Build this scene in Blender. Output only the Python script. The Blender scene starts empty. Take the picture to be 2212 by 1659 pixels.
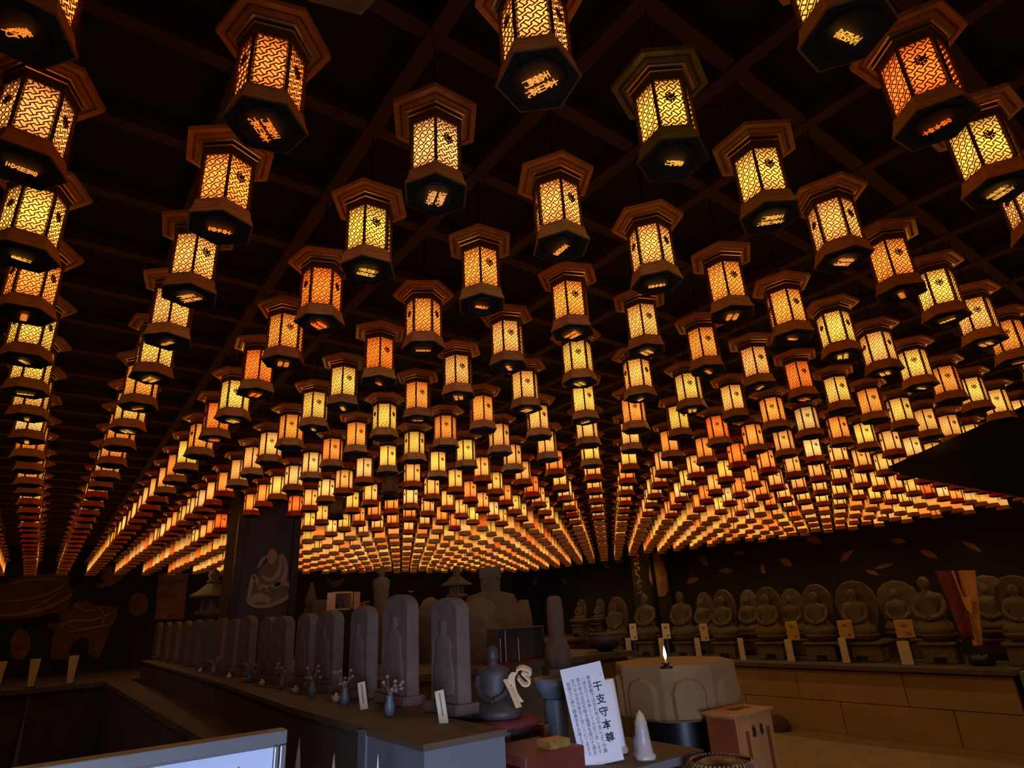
import bpy, math, random
from mathutils import Vector, Matrix
random.seed(11)
PI = math.pi
SC = bpy.context.scene
COL = SC.collection

# ------------------------------------------------------------------ camera
EYE = 1.55                                   # eye height above the cave floor
FPX, CX, CY = 1305.47, 1106.0, 829.5         # focal length in pixels of the 2212 px wide frame
FWD = Vector((0.56787, 0.74310, 0.35401)).normalized()
RGT = Vector((0.80532, -0.59054, -0.05221)).normalized()
UPV = RGT.cross(FWD).normalized()
RGT = FWD.cross(UPV).normalized()
cam_d = bpy.data.cameras.new('camera'); cam = bpy.data.objects.new('camera', cam_d); COL.objects.link(cam)
cam_d.sensor_width = 36.0; cam_d.lens = FPX / 2212 * 36.0; cam_d.clip_start = 0.02; cam_d.clip_end = 100
m3 = Matrix((RGT, UPV, -FWD)).transposed()
cam.matrix_world = Matrix.Translation((0, 0, EYE)) @ m3.to_4x4()
SC.camera = cam

# ------------------------------------------------------------------ world, daylight, exposure
w = bpy.data.worlds.new('world'); SC.world = w; w.use_nodes = True
w.node_tree.nodes['Background'].inputs[0].default_value = (0.5, 0.6, 1.0, 1)
w.node_tree.nodes['Background'].inputs[1].default_value = 0.0006
SC.view_settings.view_transform = 'Standard'; SC.view_settings.look = 'None'
SC.view_settings.gamma = 1.0; SC.view_settings.use_curve_mapping = False
SC.view_settings.exposure = 0.35
ld = bpy.data.lights.new('entrance_daylight', 'AREA'); ld.shape = 'RECTANGLE'; ld.size = 0.9; ld.size_y = 1.3
ld.color = (0.50, 0.63, 1.0); ld.energy = 12.0
lo = bpy.data.objects.new('entrance_daylight', ld); COL.objects.link(lo)
ld.spread = math.radians(42)
lo.location = (-1.2, -2.6, 1.05)
lo.rotation_euler = (Vector((1.0, 1.6, 0.62)) - lo.location).to_track_quat('-Z', 'Y').to_euler()

# warm fill spots added between the lanterns to brighten the cave below
for gx in range(7):
    for gy in range(8):
        sp = bpy.data.lights.new('added_warm_spot', 'SPOT'); sp.spot_size = math.radians(168); sp.spot_blend = 0.9
        sp.color = (1.0, 0.64, 0.29); sp.energy = 1.7 + 0.85*gx; sp.shadow_soft_size = 0.02
        so = bpy.data.objects.new('added_warm_spot', sp); COL.objects.link(so)
        so.location = (0.186522 + 0.360143*(0.5 + gx*4 - 1), 0.951143 + 0.360143*(0.5 + gy*4 - 3), EYE + 0.86)

# ------------------------------------------------------------------ helpers
def ray(x, y):
    return FWD + RGT * ((x - CX) / FPX) + UPV * ((CY - y) / FPX)
def on_z(x, y, z):
    d = ray(x, y); return d * ((z - EYE) / d.z) + Vector((0, 0, EYE))
def on_x(x, y, X):
    d = ray(x, y); return d * (X / d.x) + Vector((0, 0, EYE))
def on_y(x, y, Y):
    d = ray(x, y); return d * (Y / d.y) + Vector((0, 0, EYE))
def at_d(x, y, D):
    return ray(x, y) * D + Vector((0, 0, EYE))
def project(p):
    v = Vector(p) - Vector((0, 0, EYE)); z = v.dot(FWD)
    if z < 0.02: return None
    return CX + FPX * v.dot(RGT) / z, CY - FPX * v.dot(UPV) / z

class MB:
    """collects shapes into one mesh"""
    def __init__(s): s.v = []; s.f = []; s.m = []; s.sm = []
    def add(s, vs, fs, mat=0, smooth=False):
        o = len(s.v); s.v += [tuple(v) for v in vs]
        for f in fs: s.f.append(tuple(o + k for k in f)); s.m.append(mat); s.sm.append(smooth)
    def box(s, a, b, mat=0, M=None):
        x0, y0, z0 = a; x1, y1, z1 = b
        vs = [Vector(p) for p in ((x0,y0,z0),(x1,y0,z0),(x1,y1,z0),(x0,y1,z0),(x0,y0,z1),(x1,y0,z1),(x1,y1,z1),(x0,y1,z1))]
        if M: vs = [M @ v for v in vs]
        s.add(vs, [(0,3,2,1),(4,5,6,7),(0,1,5,4),(1,2,6,5),(2,3,7,6),(3,0,4,7)], mat); return s
    def prism(s, poly, z0, z1, mat=0, M=None):
        n = len(poly); vs = [Vector((x, y, z0)) for x, y in poly] + [Vector((x, y, z1)) for x, y in poly]
        if M: vs = [M @ v for v in vs]
        s.add(vs, [tuple(range(n))[::-1], tuple(range(n, 2*n))] + [(k, (k+1) % n, n+(k+1) % n, n+k) for k in range(n)], mat); return s
    def loft(s, rings, mat=0, smooth=True, caps=True):
        n = len(rings[0]); vs = [p for r in rings for p in r]; fs = []
        for a in range(len(rings)-1):
            for k in range(n):
                fs.append((a*n+k, a*n+(k+1) % n, (a+1)*n+(k+1) % n, (a+1)*n+k))
        s.add(vs, fs, mat, smooth)
        if caps:
            s.add(rings[0], [tuple(range(n))[::-1]], mat); s.add(rings[-1], [tuple(range(n))], mat)
        return s
    def lathe(s, prof, n=24, c=(0,0,0), mat=0, rot=0.0, smooth=True, wob=None):
        rings = []
        for r, z in prof:
            ring = []
            for k in range(n):
                a = rot + 2*PI*k/n; rr = r * (1 + (wob(a, z) if wob else 0))
                ring.append((c[0]+rr*math.cos(a), c[1]+rr*math.sin(a), c[2]+z))
            rings.append(ring)
        return s.loft(rings, mat, smooth)
    def tube(s, pts, r, n=8, mat=0, M=None):
        pts = [Vector(p) for p in pts]; rings = []
        for k, p in enumerate(pts):
            t = (pts[min(k+1, len(pts)-1)] - pts[max(k-1, 0)]).normalized()
            a = t.cross(Vector((0,0,1)))
            if a.length < 1e-3: a = t.cross(Vector((0,1,0)))
            a.normalize(); b = t.cross(a); rr = r[k] if isinstance(r, (list, tuple)) else r
            ring = [p + (a*math.cos(2*PI*q/n) + b*math.sin(2*PI*q/n))*rr for q in range(n)]
            rings.append([M @ v for v in ring] if M else ring)
        return s.loft(rings, mat, True)
    def mesh(s, name, mats):
        me = bpy.data.meshes.new(name); me.from_pydata(s.v, [], s.f)
        for m in mats if isinstance(mats, (list, tuple)) else [mats]: me.materials.append(m)
        for p, m, sm in zip(me.polygons, s.m, s.sm): p.material_index = m; p.use_smooth = sm
        me.update(); return me
    def build(s, name, mats, parent=None, **k):
        return put(name, s.mesh(name, mats), parent, **k)

def put(name, me, parent=None, label=None, cat=None, group=None, kind=None, color=None, bevel=0):
    o = bpy.data.objects.new(name, me); COL.objects.link(o)
    if parent: o.parent = parent
    tag(o, label, cat, group, kind)
    if color: o.color = color
    if bevel:
        b = o.modifiers.new('edge', 'BEVEL'); b.width = bevel; b.segments = 2; b.limit_method = 'ANGLE'
    return o
def tag(o, label=None, cat=None, group=None, kind=None):
    if label: o['label'] = label
    if cat: o['category'] = cat
    if group: o['group'] = group
    if kind: o['kind'] = kind
    return o
def empty(name, loc, label, cat, group=None, rz=0.0):
    o = bpy.data.objects.new(name, None); COL.objects.link(o); o.location = loc; o.rotation_euler.z = rz
    o.empty_display_size = 0.02
    return tag(o, label, cat, group)

# ------------------------------------------------------------------ materials
def mat(name, col, rough=0.6, metal=0.0, var=0.25, scale=8.0, bump=0.0, objcol=False, stretch=(1,1,1), spec=0.5):
    m = bpy.data.materials.new(name); m.use_nodes = True; N = m.node_tree.nodes; L = m.node_tree.links
    b = N['Principled BSDF']; b.inputs['Roughness'].default_value = rough; b.inputs['Metallic'].default_value = metal
    b.inputs['Specular IOR Level'].default_value = spec
    tc = N.new('ShaderNodeTexCoord'); mp = N.new('ShaderNodeMapping'); mp.inputs['Scale'].default_value = stretch
    nz = N.new('ShaderNodeTexNoise'); nz.inputs['Scale'].default_value = scale; nz.inputs['Detail'].default_value = 5
    L.new(tc.outputs['Object'], mp.inputs['Vector']); L.new(mp.outputs['Vector'], nz.inputs['Vector'])
    cr = N.new('ShaderNodeValToRGB'); cr.color_ramp.elements[0].position = 0.3; cr.color_ramp.elements[1].position = 0.7
    cr.color_ramp.elements[0].color = tuple(c*(1-var) for c in col) + (1,)
    cr.color_ramp.elements[1].color = tuple(min(1, c*(1+var)) for c in col) + (1,)
    L.new(nz.outputs['Fac'], cr.inputs['Fac']); out = cr.outputs['Color']
    if objcol:
        oi = N.new('ShaderNodeObjectInfo'); mx = N.new('ShaderNodeMix'); mx.data_type = 'RGBA'; mx.blend_type = 'MULTIPLY'
        mx.inputs[0].default_value = 1.0
        L.new(out, mx.inputs[6]); L.new(oi.outputs['Color'], mx.inputs[7]); out = mx.outputs[2]
    L.new(out, b.inputs['Base Color'])
    if bump:
        bp = N.new('ShaderNodeBump'); bp.inputs['Strength'].default_value = bump; bp.inputs['Distance'].default_value = 0.01
        L.new(nz.outputs['Fac'], bp.inputs['Height']); L.new(bp.outputs['Normal'], b.inputs['Normal'])
    return m
def emis(name, col, st, objcol=False, attr=None, pane=False):
    m = bpy.data.materials.new(name); m.use_nodes = True; N = m.node_tree.nodes; L = m.node_tree.links
    N.remove(N['Principled BSDF']); e = N.new('ShaderNodeEmission'); L.new(e.outputs[0], N['Material Output'].inputs['Surface'])
    e.inputs['Color'].default_value = tuple(col) + (1,); e.inputs['Strength'].default_value = st
    if objcol:
        oi = N.new('ShaderNodeObjectInfo'); L.new(oi.outputs['Color'], e.inputs['Color'])
    if attr:
        a = N.new('ShaderNodeAttribute'); a.attribute_name = attr; L.new(a.outputs['Color'], e.inputs['Color'])
    if pane:
        # paper pane of a lamp: brightest beside its bulb, which sits low in the drum
        tc = N.new('ShaderNodeTexCoord'); mp = N.new('ShaderNodeMapping')
        mp.inputs['Location'].default_value = (0, 0, 0.030); mp.inputs['Scale'].default_value = (0.0, 0.0, 1.0)
        L.new(tc.outputs['Object'], mp.inputs['Vector'])
        ln = N.new('ShaderNodeVectorMath'); ln.operation = 'LENGTH'; L.new(mp.outputs['Vector'], ln.inputs[0])
        mr = N.new('ShaderNodeMapRange'); mr.interpolation_type = 'SMOOTHSTEP'
        mr.inputs['From Min'].default_value = 0.0; mr.inputs['From Max'].default_value = 0.085
        mr.inputs['To Min'].default_value = st; mr.inputs['To Max'].default_value = st*0.20
        L.new(ln.outputs['Value'], mr.inputs['Value'])
        nz = N.new('ShaderNodeTexNoise'); nz.inputs['Scale'].default_value = 22; L.new(tc.outputs['Object'], nz.inputs['Vector'])
        m2 = N.new('ShaderNodeMath'); m2.operation = 'MULTIPLY_ADD'; m2.inputs[1].default_value = 0.7; m2.inputs[2].default_value = 0.65
        L.new(nz.outputs['Fac'], m2.inputs[0])
        m3_ = N.new('ShaderNodeMath'); m3_.operation = 'MULTIPLY'; L.new(mr.outputs[0], m3_.inputs[0]); L.new(m2.outputs[0], m3_.inputs[1])
        L.new(m3_.outputs[0], e.inputs['Strength'])
    return m

M_wood   = mat('lantern_wood', (0.72, 0.32, 0.08), 0.38, var=0.25, scale=30, objcol=True, stretch=(1,1,4))
M_roof   = mat('lantern_roof', (0.52, 0.225, 0.078), 0.30, var=0.2, scale=24, objcol=True)
M_eave   = mat('shaded_eave', (0.13, 0.055, 0.02), 0.22, var=0.15, scale=24)  # recess shade put into the colour, darker than the roof wood
M_rail   = mat('glossy_streak_rail', (0.95, 0.66, 0.40), 0.22, metal=0.8, var=0.1, scale=20)  # pale metal colour stands in for lamp streaks on the rails
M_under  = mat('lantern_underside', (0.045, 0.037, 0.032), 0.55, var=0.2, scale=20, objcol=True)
M_fret   = mat('fretwork', (0.10, 0.035, 0.008), 0.5, var=0.1)
M_brass  = mat('brass', (0.55, 0.33, 0.10), 0.3, metal=0.9, var=0.15, scale=30)
M_pane   = emis('glowing_pane', (1, .5, .15), 2.0, objcol=True, pane=True)
M_far    = emis('far_pane', (1, .5, .15), 0.78, attr='glow')
M_letter = emis('cut_letters', (1, .5, .16), 1.0, objcol=True)
M_letter.cycles.emission_sampling = 'NONE'
M_beam   = mat('beam_wood', (0.060, 0.022, 0.012), 0.7, var=0.3, scale=6, stretch=(1,1,1))
M_ceil   = mat('ceiling_board', (0.013, 0.007, 0.005), 0.85, var=0.3, scale=4)
M_wall   = mat('wall_dark', (0.016, 0.0095, 0.008), 0.9, var=0.35, scale=3, bump=0.1)
M_floor  = mat('floor_stone', (0.24, 0.155, 0.065), 0.75, var=0.15, scale=5)
M_ashlar = mat('ashlar_stone', (0.33, 0.20, 0.085), 0.85, var=0.12, scale=4, bump=0.1)
M_stone  = mat('olive_stone', (0.125, 0.082, 0.038), 0.9, var=0.22, scale=14, bump=0.25)
M_stele  = mat('stele_stone', (0.125, 0.080, 0.058), 0.9, var=0.22, scale=16, bump=0.3)
M_platf  = mat('island_dark', (0.065, 0.038, 0.026), 0.8, var=0.3, scale=8)
M_grey   = mat('grey_lacquer', (0.15, 0.15, 0.155), 0.55, var=0.06, scale=4)
M_tan    = mat('tan_ledge', (0.10, 0.058, 0.03), 0.7, var=0.2, scale=7)
M_kerb   = mat('kerb_stone', (0.085, 0.055, 0.034), 0.7, var=0.2, scale=9)
M_gold   = mat('gold_leaf', (0.70, 0.42, 0.11), 0.38, metal=0.7, var=0.25, scale=60, bump=0.3)
M_sheet  = mat('pale_blue_sheet', (0.66, 0.72, 0.86), 0.8, var=0.02)
M_paper  = mat('white_paper', (0.82, 0.73, 0.70), 0.85, var=0.03, scale=12)
M_board  = mat('pale_board', (0.62, 0.46, 0.28), 0.7, var=0.1, scale=12)
M_ink    = mat('ink', (0.012, 0.010, 0.012), 0.6, var=0.1)
M_ink2   = mat('faded_ink', (0.16, 0.13, 0.15), 0.7, var=0.1)
M_red    = mat('red_cloth', (0.16, 0.022, 0.022), 0.85, var=0.25, scale=20)
M_redbox = mat('red_lacquer', (0.15, 0.026, 0.016), 0.45, var=0.15, scale=10)
M_obox   = mat('offertory_wood', (0.55, 0.24, 0.075), 0.6, var=0.18, scale=10, stretch=(1,1,.2))
M_oboxs  = mat('offertory_side', (0.26, 0.065, 0.02), 0.6, var=0.18, scale=10)
M_black  = mat('black_lacquer', (0.012, 0.010, 0.009), 0.35, var=0.2)
M_blue   = mat('blue_grey_glaze', (0.12, 0.14, 0.16), 0.45, var=0.1, scale=6)
M_bronze = mat('dark_bronze', (0.05, 0.033, 0.028), 0.55, metal=0.0, var=0.25, scale=12)
M_alu    = mat('aluminium', (0.30, 0.285, 0.27), 0.35, metal=0.5, var=0.05)
M_cream  = mat('cream_cloth', (0.78, 0.52, 0.27), 0.85, var=0.12, scale=20)
M_ochre  = mat('ochre_paint', (0.13, 0.078, 0.034), 0.9, var=0.25, scale=10)
M_pink   = mat('petal_paint', (0.19, 0.095, 0.055), 0.9, var=0.35, scale=9)
M_flp    = mat('flame_paint', (0.30, 0.125, 0.04), 0.9, var=0.3, scale=8)
M_skin   = mat('figure_paint', (0.30, 0.17, 0.08), 0.9, var=0.15, scale=10)
M_rope   = mat('rope', (0.30, 0.17, 0.11), 0.7, var=0.3, scale=30)
M_white  = mat('white_glaze', (0.50, 0.40, 0.36), 0.35, var=0.08, scale=20)
M_leaf   = mat('dark_leaf', (0.06, 0.055, 0.03), 0.7, var=0.4, scale=30)
M_flame  = emis('candle_flame', (1.0, 0.62, 0.36), 9.0)
M_pillar = mat('pillar_wood', (0.045, 0.026, 0.015), 0.7, var=0.2, scale=5, stretch=(1,1,.2))

# ------------------------------------------------------------------ room shell
def struct(name, b, m, **k): return b.build(name, m, kind='structure', **k)
CZ = EYE + 1.33                              # underside of the ceiling grid
XW, YW = 9.55, 11.95
struct('floor', MB().box((-7, -4, -0.1), (XW+.2, YW+.2, 0)), M_floor)
ceil = struct('ceiling', MB().box((-7, -4, CZ+.045), (XW+.2, YW+.2, CZ+.2)), M_ceil)
struct('wall_back', MB().box((-7, YW, 0), (XW+.2, YW+.2, CZ+.1)), M_wall)
struct('wall_right', MB().box((XW, -4, 0), (XW+.2, YW, CZ+.1)), M_wall)
struct('wall_left', MB().box((-7.2, -4, 0), (-7, YW, CZ+.1)), M_wall)

S, OX, OY = 0.360143, 0.186522, 0.951143     # lantern lattice: spacing and first crossing
def lx(i): return OX + i*S
def ly(j): return OY + j*S
for i in range(-18, 26):
    MB().box((lx(i)-.021, -3.9, CZ), (lx(i)+.021, YW-.01, CZ+.06)).build('ceiling_beam', M_beam, ceil)
for j in range(-13, 31):
    MB().box((-6.9, ly(j)-.021, CZ+.004), (XW-.01, ly(j)+.021, CZ+.06)).build('ceiling_beam', M_beam, ceil)

# ------------------------------------------------------------------ lantern meshes (origin at drum centre)
RD, RB, RR = 0.0610, 0.0760, 0.1060          # radii of drum, base flange, roof
Z0, Z1 = -0.088, 0.040                       # lit part of the drum
def hexa(r, z, rot=0.0): return [(r*math.cos(rot+PI/3*k), r*math.sin(rot+PI/3*k), z) for k in range(6)]
def hex_loft(b, prof, mat_=0): b.loft([hexa(r, z) for r, z in prof], mat_, smooth=False, caps=True)
def g_roof(b, m=0):
    hex_loft(b, [(.078,.0690),(.083,.0695),(.0885,.079),(.0905,.0795),(.0925,.073),(RR,.0735),(RR+.001,.084),(.060,.103),(.022,.118),(.010,.124)], m)
def g_eave(b, m=0):
    hex_loft(b, [(.060,.050),(.068,.052),(.068,.058),(.0625,.0585),(.0625,.063),(.074,.0635),(.074,.069),(.079,.0695),(.079,.074)], m)
def g_rail(b, m=0):
    for r, z in ((.0700,.0555),(.0765,.0655)):
        hex_loft(b, [(r-.004,z+.0022),(r-.0012,z+.0020),(r,z),(r-.0012,z-.0020),(r-.004,z-.0022)], m)
def g_transom(b, m=0):
    hex_loft(b, [(.057,Z1-.004),(RD+.0015,Z1-.004),(RD+.0015,.052),(.057,.052)], m)
    for k in range(6):
        a = PI/3*k; M = Matrix.Translation((RD*math.cos(a), RD*math.sin(a), 0)) @ Matrix.Rotation(a, 4, 'Z')
        b.box((-.0045,-.0034,Z0-.002),(.0028,.0034,.052), m, M)
def g_base(b, m=0):
    hex_loft(b, [(.056,Z0),(RD+.0035,Z0),(RD+.0045,Z0-.003),(.0675,-.100),(.0700,-.112),(RB-.001,-.124),(RB+.0005,-.1295),(.070,-.1295)], m)
def g_foot(b, m=0):
    hex_loft(b, [(.0715,-.1292),(.0715,-.1315),(.052,-.1315)], m)
    b.lathe([(.049,-.1305),(.050,-.1355),(.0455,-.1355),(.0445,-.132),(.001,-.132)], 28, mat=m)
HW = RD*0.5 - .0022; AP = RD*math.cos(PI/6)
def side(k): return Matrix.Rotation(PI/6 + PI/3*k, 4, 'Z') @ Matrix.Translation((AP, 0, 0))   # x outwards, y along the face
def g_pane(b, k, m=0):
    M = side(k); b.add([M @ Vector((-.003, y, z)) for y, z in ((-HW,Z0),(HW,Z0),(HW,Z1),(-HW,Z1))], [(0,1,2,3)], m)
def fret_segments():
    """interlocking I-shaped openings on a 36 degree slant: returns 2-D segments clipped to the pane"""
    L, H, A = .0300, .0104, .0021; segs = []
    th = math.radians(41); c, s = math.cos(th), math.sin(th)
    for n in range(-12, 13):
        for k in range(-8, 9):
            a0 = (k + (n-1)*.5)*L
            q = L*.25
            yb = n*H
            segs.append(((a0-q, yb+A), (a0+q, yb+A))); segs.append(((a0+q, yb-A), (a0+3*q, yb-A)))
            segs.append(((a0-q, yb-A), (a0-q, yb+A))); segs.append(((a0+q, yb-A), (a0+q, yb+A)))
            e = (k + n*.5)*L
            segs.append(((e, yb-A), (e, yb+H+A)))
    out = []
    zc = (Z0+Z1)/2
    for (a, b_), (a2, b2) in segs:
        p = [a*c - b_*s, a*s + b_*c + zc]; q = [a2*c - b2*s, a2*s + b2*c + zc]
        t0, t1 = 0.0, 1.0; ok = True
        for ax, lo_, hi_ in ((0, -HW, HW), (1, Z0, Z1)):
            d = q[ax]-p[ax]
            if abs(d) < 1e-9:
                if not lo_ <= p[ax] <= hi_: ok = False
            else:
                u0, u1 = sorted(((lo_-p[ax])/d, (hi_-p[ax])/d)); t0 = max(t0, u0); t1 = min(t1, u1)
        if ok and t1 - t0 > 1e-4:
            out.append(((p[0]+(q[0]-p[0])*t0, p[1]+(q[1]-p[1])*t0), (p[0]+(q[0]-p[0])*t1, p[1]+(q[1]-p[1])*t1)))
    return out
FRET = fret_segments()
def g_fret(b, k, m=0, w_=.00095, thick=True):
    M = side(k)
    for (x0, y0), (x1, y1) in FRET:
        d = math.hypot(x1-x0, y1-y0)
        if d < 1e-5: continue
        nx, ny = -(y1-y0)/d*w_, (x1-x0)/d*w_
        f = [Vector((.0004, x, y)) for x, y in ((x0-nx,y0-ny),(x1-nx,y1-ny),(x1+nx,y1+ny),(x0+nx,y0+ny))]
        if thick:
            g = [v - Vector((.0012,0,0)) for v in f]
            b.add([M @ v for v in f+g], [(0,1,2,3),(0,4,5,1),(1,5,6,2),(2,6,7,3),(3,7,4,0)], m)
        else: b.add([M @ v for v in f], [(0,1,2,3)], m)
def g_medal(b, k, m=0):
    M = side(k) @ Matrix.Translation((.0008, 0, -.012)) @ Matrix.Scale(1.12, 4) @ Matrix.Rotation(PI/2, 4, 'Y')
    def ring(r0, r1, n=18, z=.0012, cx=0, cy=0):
        for q in range(n):
            a, a2 = 2*PI*q/n, 2*PI*(q+1)/n
            P = [(cx+r0*math.cos(a), cy+r0*math.sin(a)), (cx+r1*math.cos(a), cy+r1*math.sin(a)), (cx+r1*math.cos(a2), cy+r1*math.sin(a2)), (cx+r0*math.cos(a2), cy+r0*math.sin(a2))]
            b.prism(P, 0, z, m, M)
    ring(.0001, .0036, 12, .0022); ring(.0064, .0082)
    for q in range(8):
        a = 2*PI*q/8; Mq = M @ Matrix.Rotation(a, 4, 'Z'); b.box((.003,-.0009,0),(.0105,.0009,.0016), m, Mq)
        b.box((.0092,-.0016,0),(.0112,.0016,.0018), m, Mq)
def g_cord(b, m=0): b.tube([(0,0,.12),(0,0,.326)], .0018, 6, m)

def mk(fn, name, mats, *a):
    b = MB(); fn(b, *a); return b.mesh(name, mats)
me_roof = mk(g_roof, 'roof', M_roof); me_rail = mk(g_rail, 'eave_rail', M_rail); me_eave = mk(g_eave, 'inner_eave', M_eave); me_frame = mk(g_transom, 'frame', M_eave); me_base = mk(g_base, 'base', M_wood)
me_foot = mk(g_foot, 'underside', M_under); me_cord = mk(g_cord, 'cord', M_black)
me_pane = [mk(g_pane, 'pane', M_pane, k) for k in range(6)]
me_fret = [mk(g_fret, 'fretwork', M_fret, k) for k in range(6)]
me_medal = [mk(g_medal, 'wheel_medallion', M_fret, k) for k in range(6)]
def small_mesh():
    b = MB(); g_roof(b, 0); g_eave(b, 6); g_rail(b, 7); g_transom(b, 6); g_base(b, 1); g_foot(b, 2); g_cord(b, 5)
    for k in range(6): g_pane(b, k, 3); g_fret(b, k, 4, .0011, False)
    for k in (0, 2, 4): g_medal(b, k, 4)
    return b.mesh('small_lantern', [M_roof, M_wood, M_under, M_pane, M_fret, M_black, M_eave, M_rail])
me_small = small_mesh()

def text_mesh(name, body, size, m, ex=0.0, spacing=1.0, align='CENTER', weight=0.0):
    cu = bpy.data.curves.new(name, 'FONT'); cu.body = body; cu.size = size; cu.extrude = ex; cu.space_line = spacing
    cu.align_x = align; cu.align_y = 'CENTER'; cu.offset = weight; cu.resolution_u = 3
    o = bpy.data.objects.new(name, cu); COL.objects.link(o)
    dg = bpy.context.evaluated_depsgraph_get(); dg.update()
    me = bpy.data.meshes.new_from_object(o.evaluated_get(dg)); me.name = name
    bpy.data.objects.remove(o); me.materials.clear(); me.materials.append(m)
    return me
def joined(name, items, m):
    """items: (mesh, matrix) merged into one mesh"""
    b = MB()
    for me, M in items: b.add([M @ v.co for v in me.vertices], [tuple(p.vertices) for p in me.polygons], 0)
    return b.mesh(name, m)
INS = []
for cols in (('大本山\n永代', '天地\n家門'), ('大願\n成就', '心願\n奉納'), ('家内安全',), ('大慈大悲',), ('永代\n供養', '先祖\n代々'), ('奉献灯',)):
    its = []
    for n, t in enumerate(cols):
        t = '\n'.join(t.replace('\n', ''))
        me = text_mesh('inscription', t, .0180, M_letter, 0.0, .62, weight=.0003)
        off = 0 if len(cols) == 1 else (.0105 if n == 0 else -.0105)
        its.append((me, Matrix.Translation((off, 0, -.1365)) @ Matrix.Rotation(PI, 4, 'X')))
    INS.append(joined('inscription', its, M_letter))

COLS = {'amber': (1.0, .335, .060), 'orange': (1.0, .235, .027), 'deep': (1.0, .145, .014), 'yellow': (1.0, .43, .058), 'pale': (1.0, .43, .105)}
WORDS = {'amber': 'amber', 'orange': 'orange', 'deep': 'deep orange', 'yellow': 'yellow', 'pale': 'pale gold', 'off': 'unlit'}
HUE = {(0,0):'orange',(1,0):'pale',(2,0):'amber',(3,0):'amber',(4,0):'orange',(5,0):'orange',(6,0):'yellow',(7,0):'amber',(8,0):'yellow',(9,0):'orange',(10,0):'yellow',
 (1,-1):'amber',(2,-1):'yellow',(3,-1):'yellow',(4,-1):'amber',(5,-1):'orange',(6,-1):'yellow',(7,-1):'amber',(3,-2):'deep',(4,-2):'yellow',(2,-2):'yellow',(5,-2):'amber',
 (-1,0):'orange',(-1,1):'amber',(0,1):'orange',(1,1):'yellow',(2,1):'orange',(3,1):'orange',(4,1):'amber',(5,1):'orange',(6,1):'amber',(7,1):'deep',(8,1):'yellow',(9,1):'orange',
 (-1,2):'yellow',(0,2):'amber',(1,2):'deep',(2,2):'orange',(3,2):'amber',(4,2):'yellow',(5,2):'amber',(6,2):'yellow',(7,2):'amber',(8,2):'orange',
 (-1,3):'orange',(0,3):'amber',(1,3):'orange',(2,3):'deep',(3,3):'amber',(4,3):'amber',(5,3):'yellow',(6,3):'orange',
 (-1,4):'yellow',(0,4):'yellow',(1,4):'deep',(2,4):'yellow',(3,4):'orange',(4,4):'orange',(-1,5):'yellow',(0,5):'orange',(1,5):'yellow',(2,5):'yellow',(3,5):'yellow',(4,5):'orange',
 (-1,6):'amber',(0,6):'yellow',(1,6):'deep',(2,6):'orange',(3,6):'orange'}
OFF = {(0,0):24,(1,0):0,(2,0):12,(3,0):26,(4,0):2,(5,0):16,(6,0):30,(7,0):30,(8,0):-22,(0,1):0,(1,1):-12,(2,1):0,(3,1):-8,(4,1):0,(2,-1):-13,(1,-1):30,
 (3,-1):-4,(4,-1):30,(5,-1):0,(3,-2):-17,(4,-2):-9,(6,-1):-15,(-1,1):30,(-1,2):30,(-1,3):22,(0,2):0,(1,2):28,(2,2):26,(-1,0):26,(2,-2):-10,(0,3):-4,(1,3):-18,(2,3):4,(5,1):-6}
PILLARS = [(1.51, 5.83, .36), (9.05, 7.95, .45)]
cells = []
for i in range(-17, 26):
    for j in range(-3, 30):
        x, y = lx(i), ly(j)
        if any(abs(x-a) < c and abs(y-b) < c for a, b, c in PILLARS): continue
        p = project((x, y, EYE+1.0))
        if p is None or not (-420 < p[0] < 2212+500 and -420 < p[1] < 1400): continue
        if i > 24 and j > 13: continue
        rpx = .11*FPX/(Vector((x, y, 1.0)).dot(FWD))
        inside = -rpx*.75 < p[0] < 2212+rpx*.75 and p[1] > -rpx*1.3
        cells.append((rpx if inside else -1, i, j, p))
cells.sort(reverse=True)
UNLIT = []
for px, py in ((833, 1032), (722, 1105)):
    UNLIT.append(min((c for c in cells if c[0] > 0), key=lambda c: (c[3][0]-px)**2 + (c[3][1]-py)**2)[1:3])
hue_of = {}
for r_, i, j, p in cells:
    hue_of[(i, j)] = 'off' if (i, j) in UNLIT else HUE.get((i, j)) or random.choices(['amber','orange','deep','yellow','pale'], [34, 26, 4, 26, 10])[0]
ORD = ['', 'first','second','third','fourth','fifth','sixth','seventh','eighth','ninth','tenth','eleventh','twelfth','thirteenth','fourteenth','fifteenth','sixteenth',
 'seventeenth','eighteenth','nineteenth','twentieth','twenty-first','twenty-second','twenty-third','twenty-fourth','twenty-fifth','twenty-sixth','twenty-seventh','twenty-eighth','twenty-ninth','thirtieth',
 'thirty-first','thirty-second']
shown = sorted([(i, j) for r_, i, j, p in cells if r_ > 0])
lines = sorted({i for i, j in shown if i >= -1})
def place_words(i, j):
    n = [jj for ii, jj in shown if ii == i].index(j) + 1
    return ORD[n], (ORD[lines.index(i)+1] if i in lines else None)
GROUP = 'hexagonal lanterns hanging from the ceiling grid'
def color_of(i, j):
    h = hue_of[(i, j)]
    if h == 'off': return (.018, .006, .002, 1)
    c = COLS[h]; k = random.uniform(.8, 1.12)
    return (c[0]*k, c[1]*k*random.uniform(.93, 1.07), c[2]*k, 1)
ind = [c for c in cells if c[0] > 0][:300]
rest = [c for c in cells if c not in ind]
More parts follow.
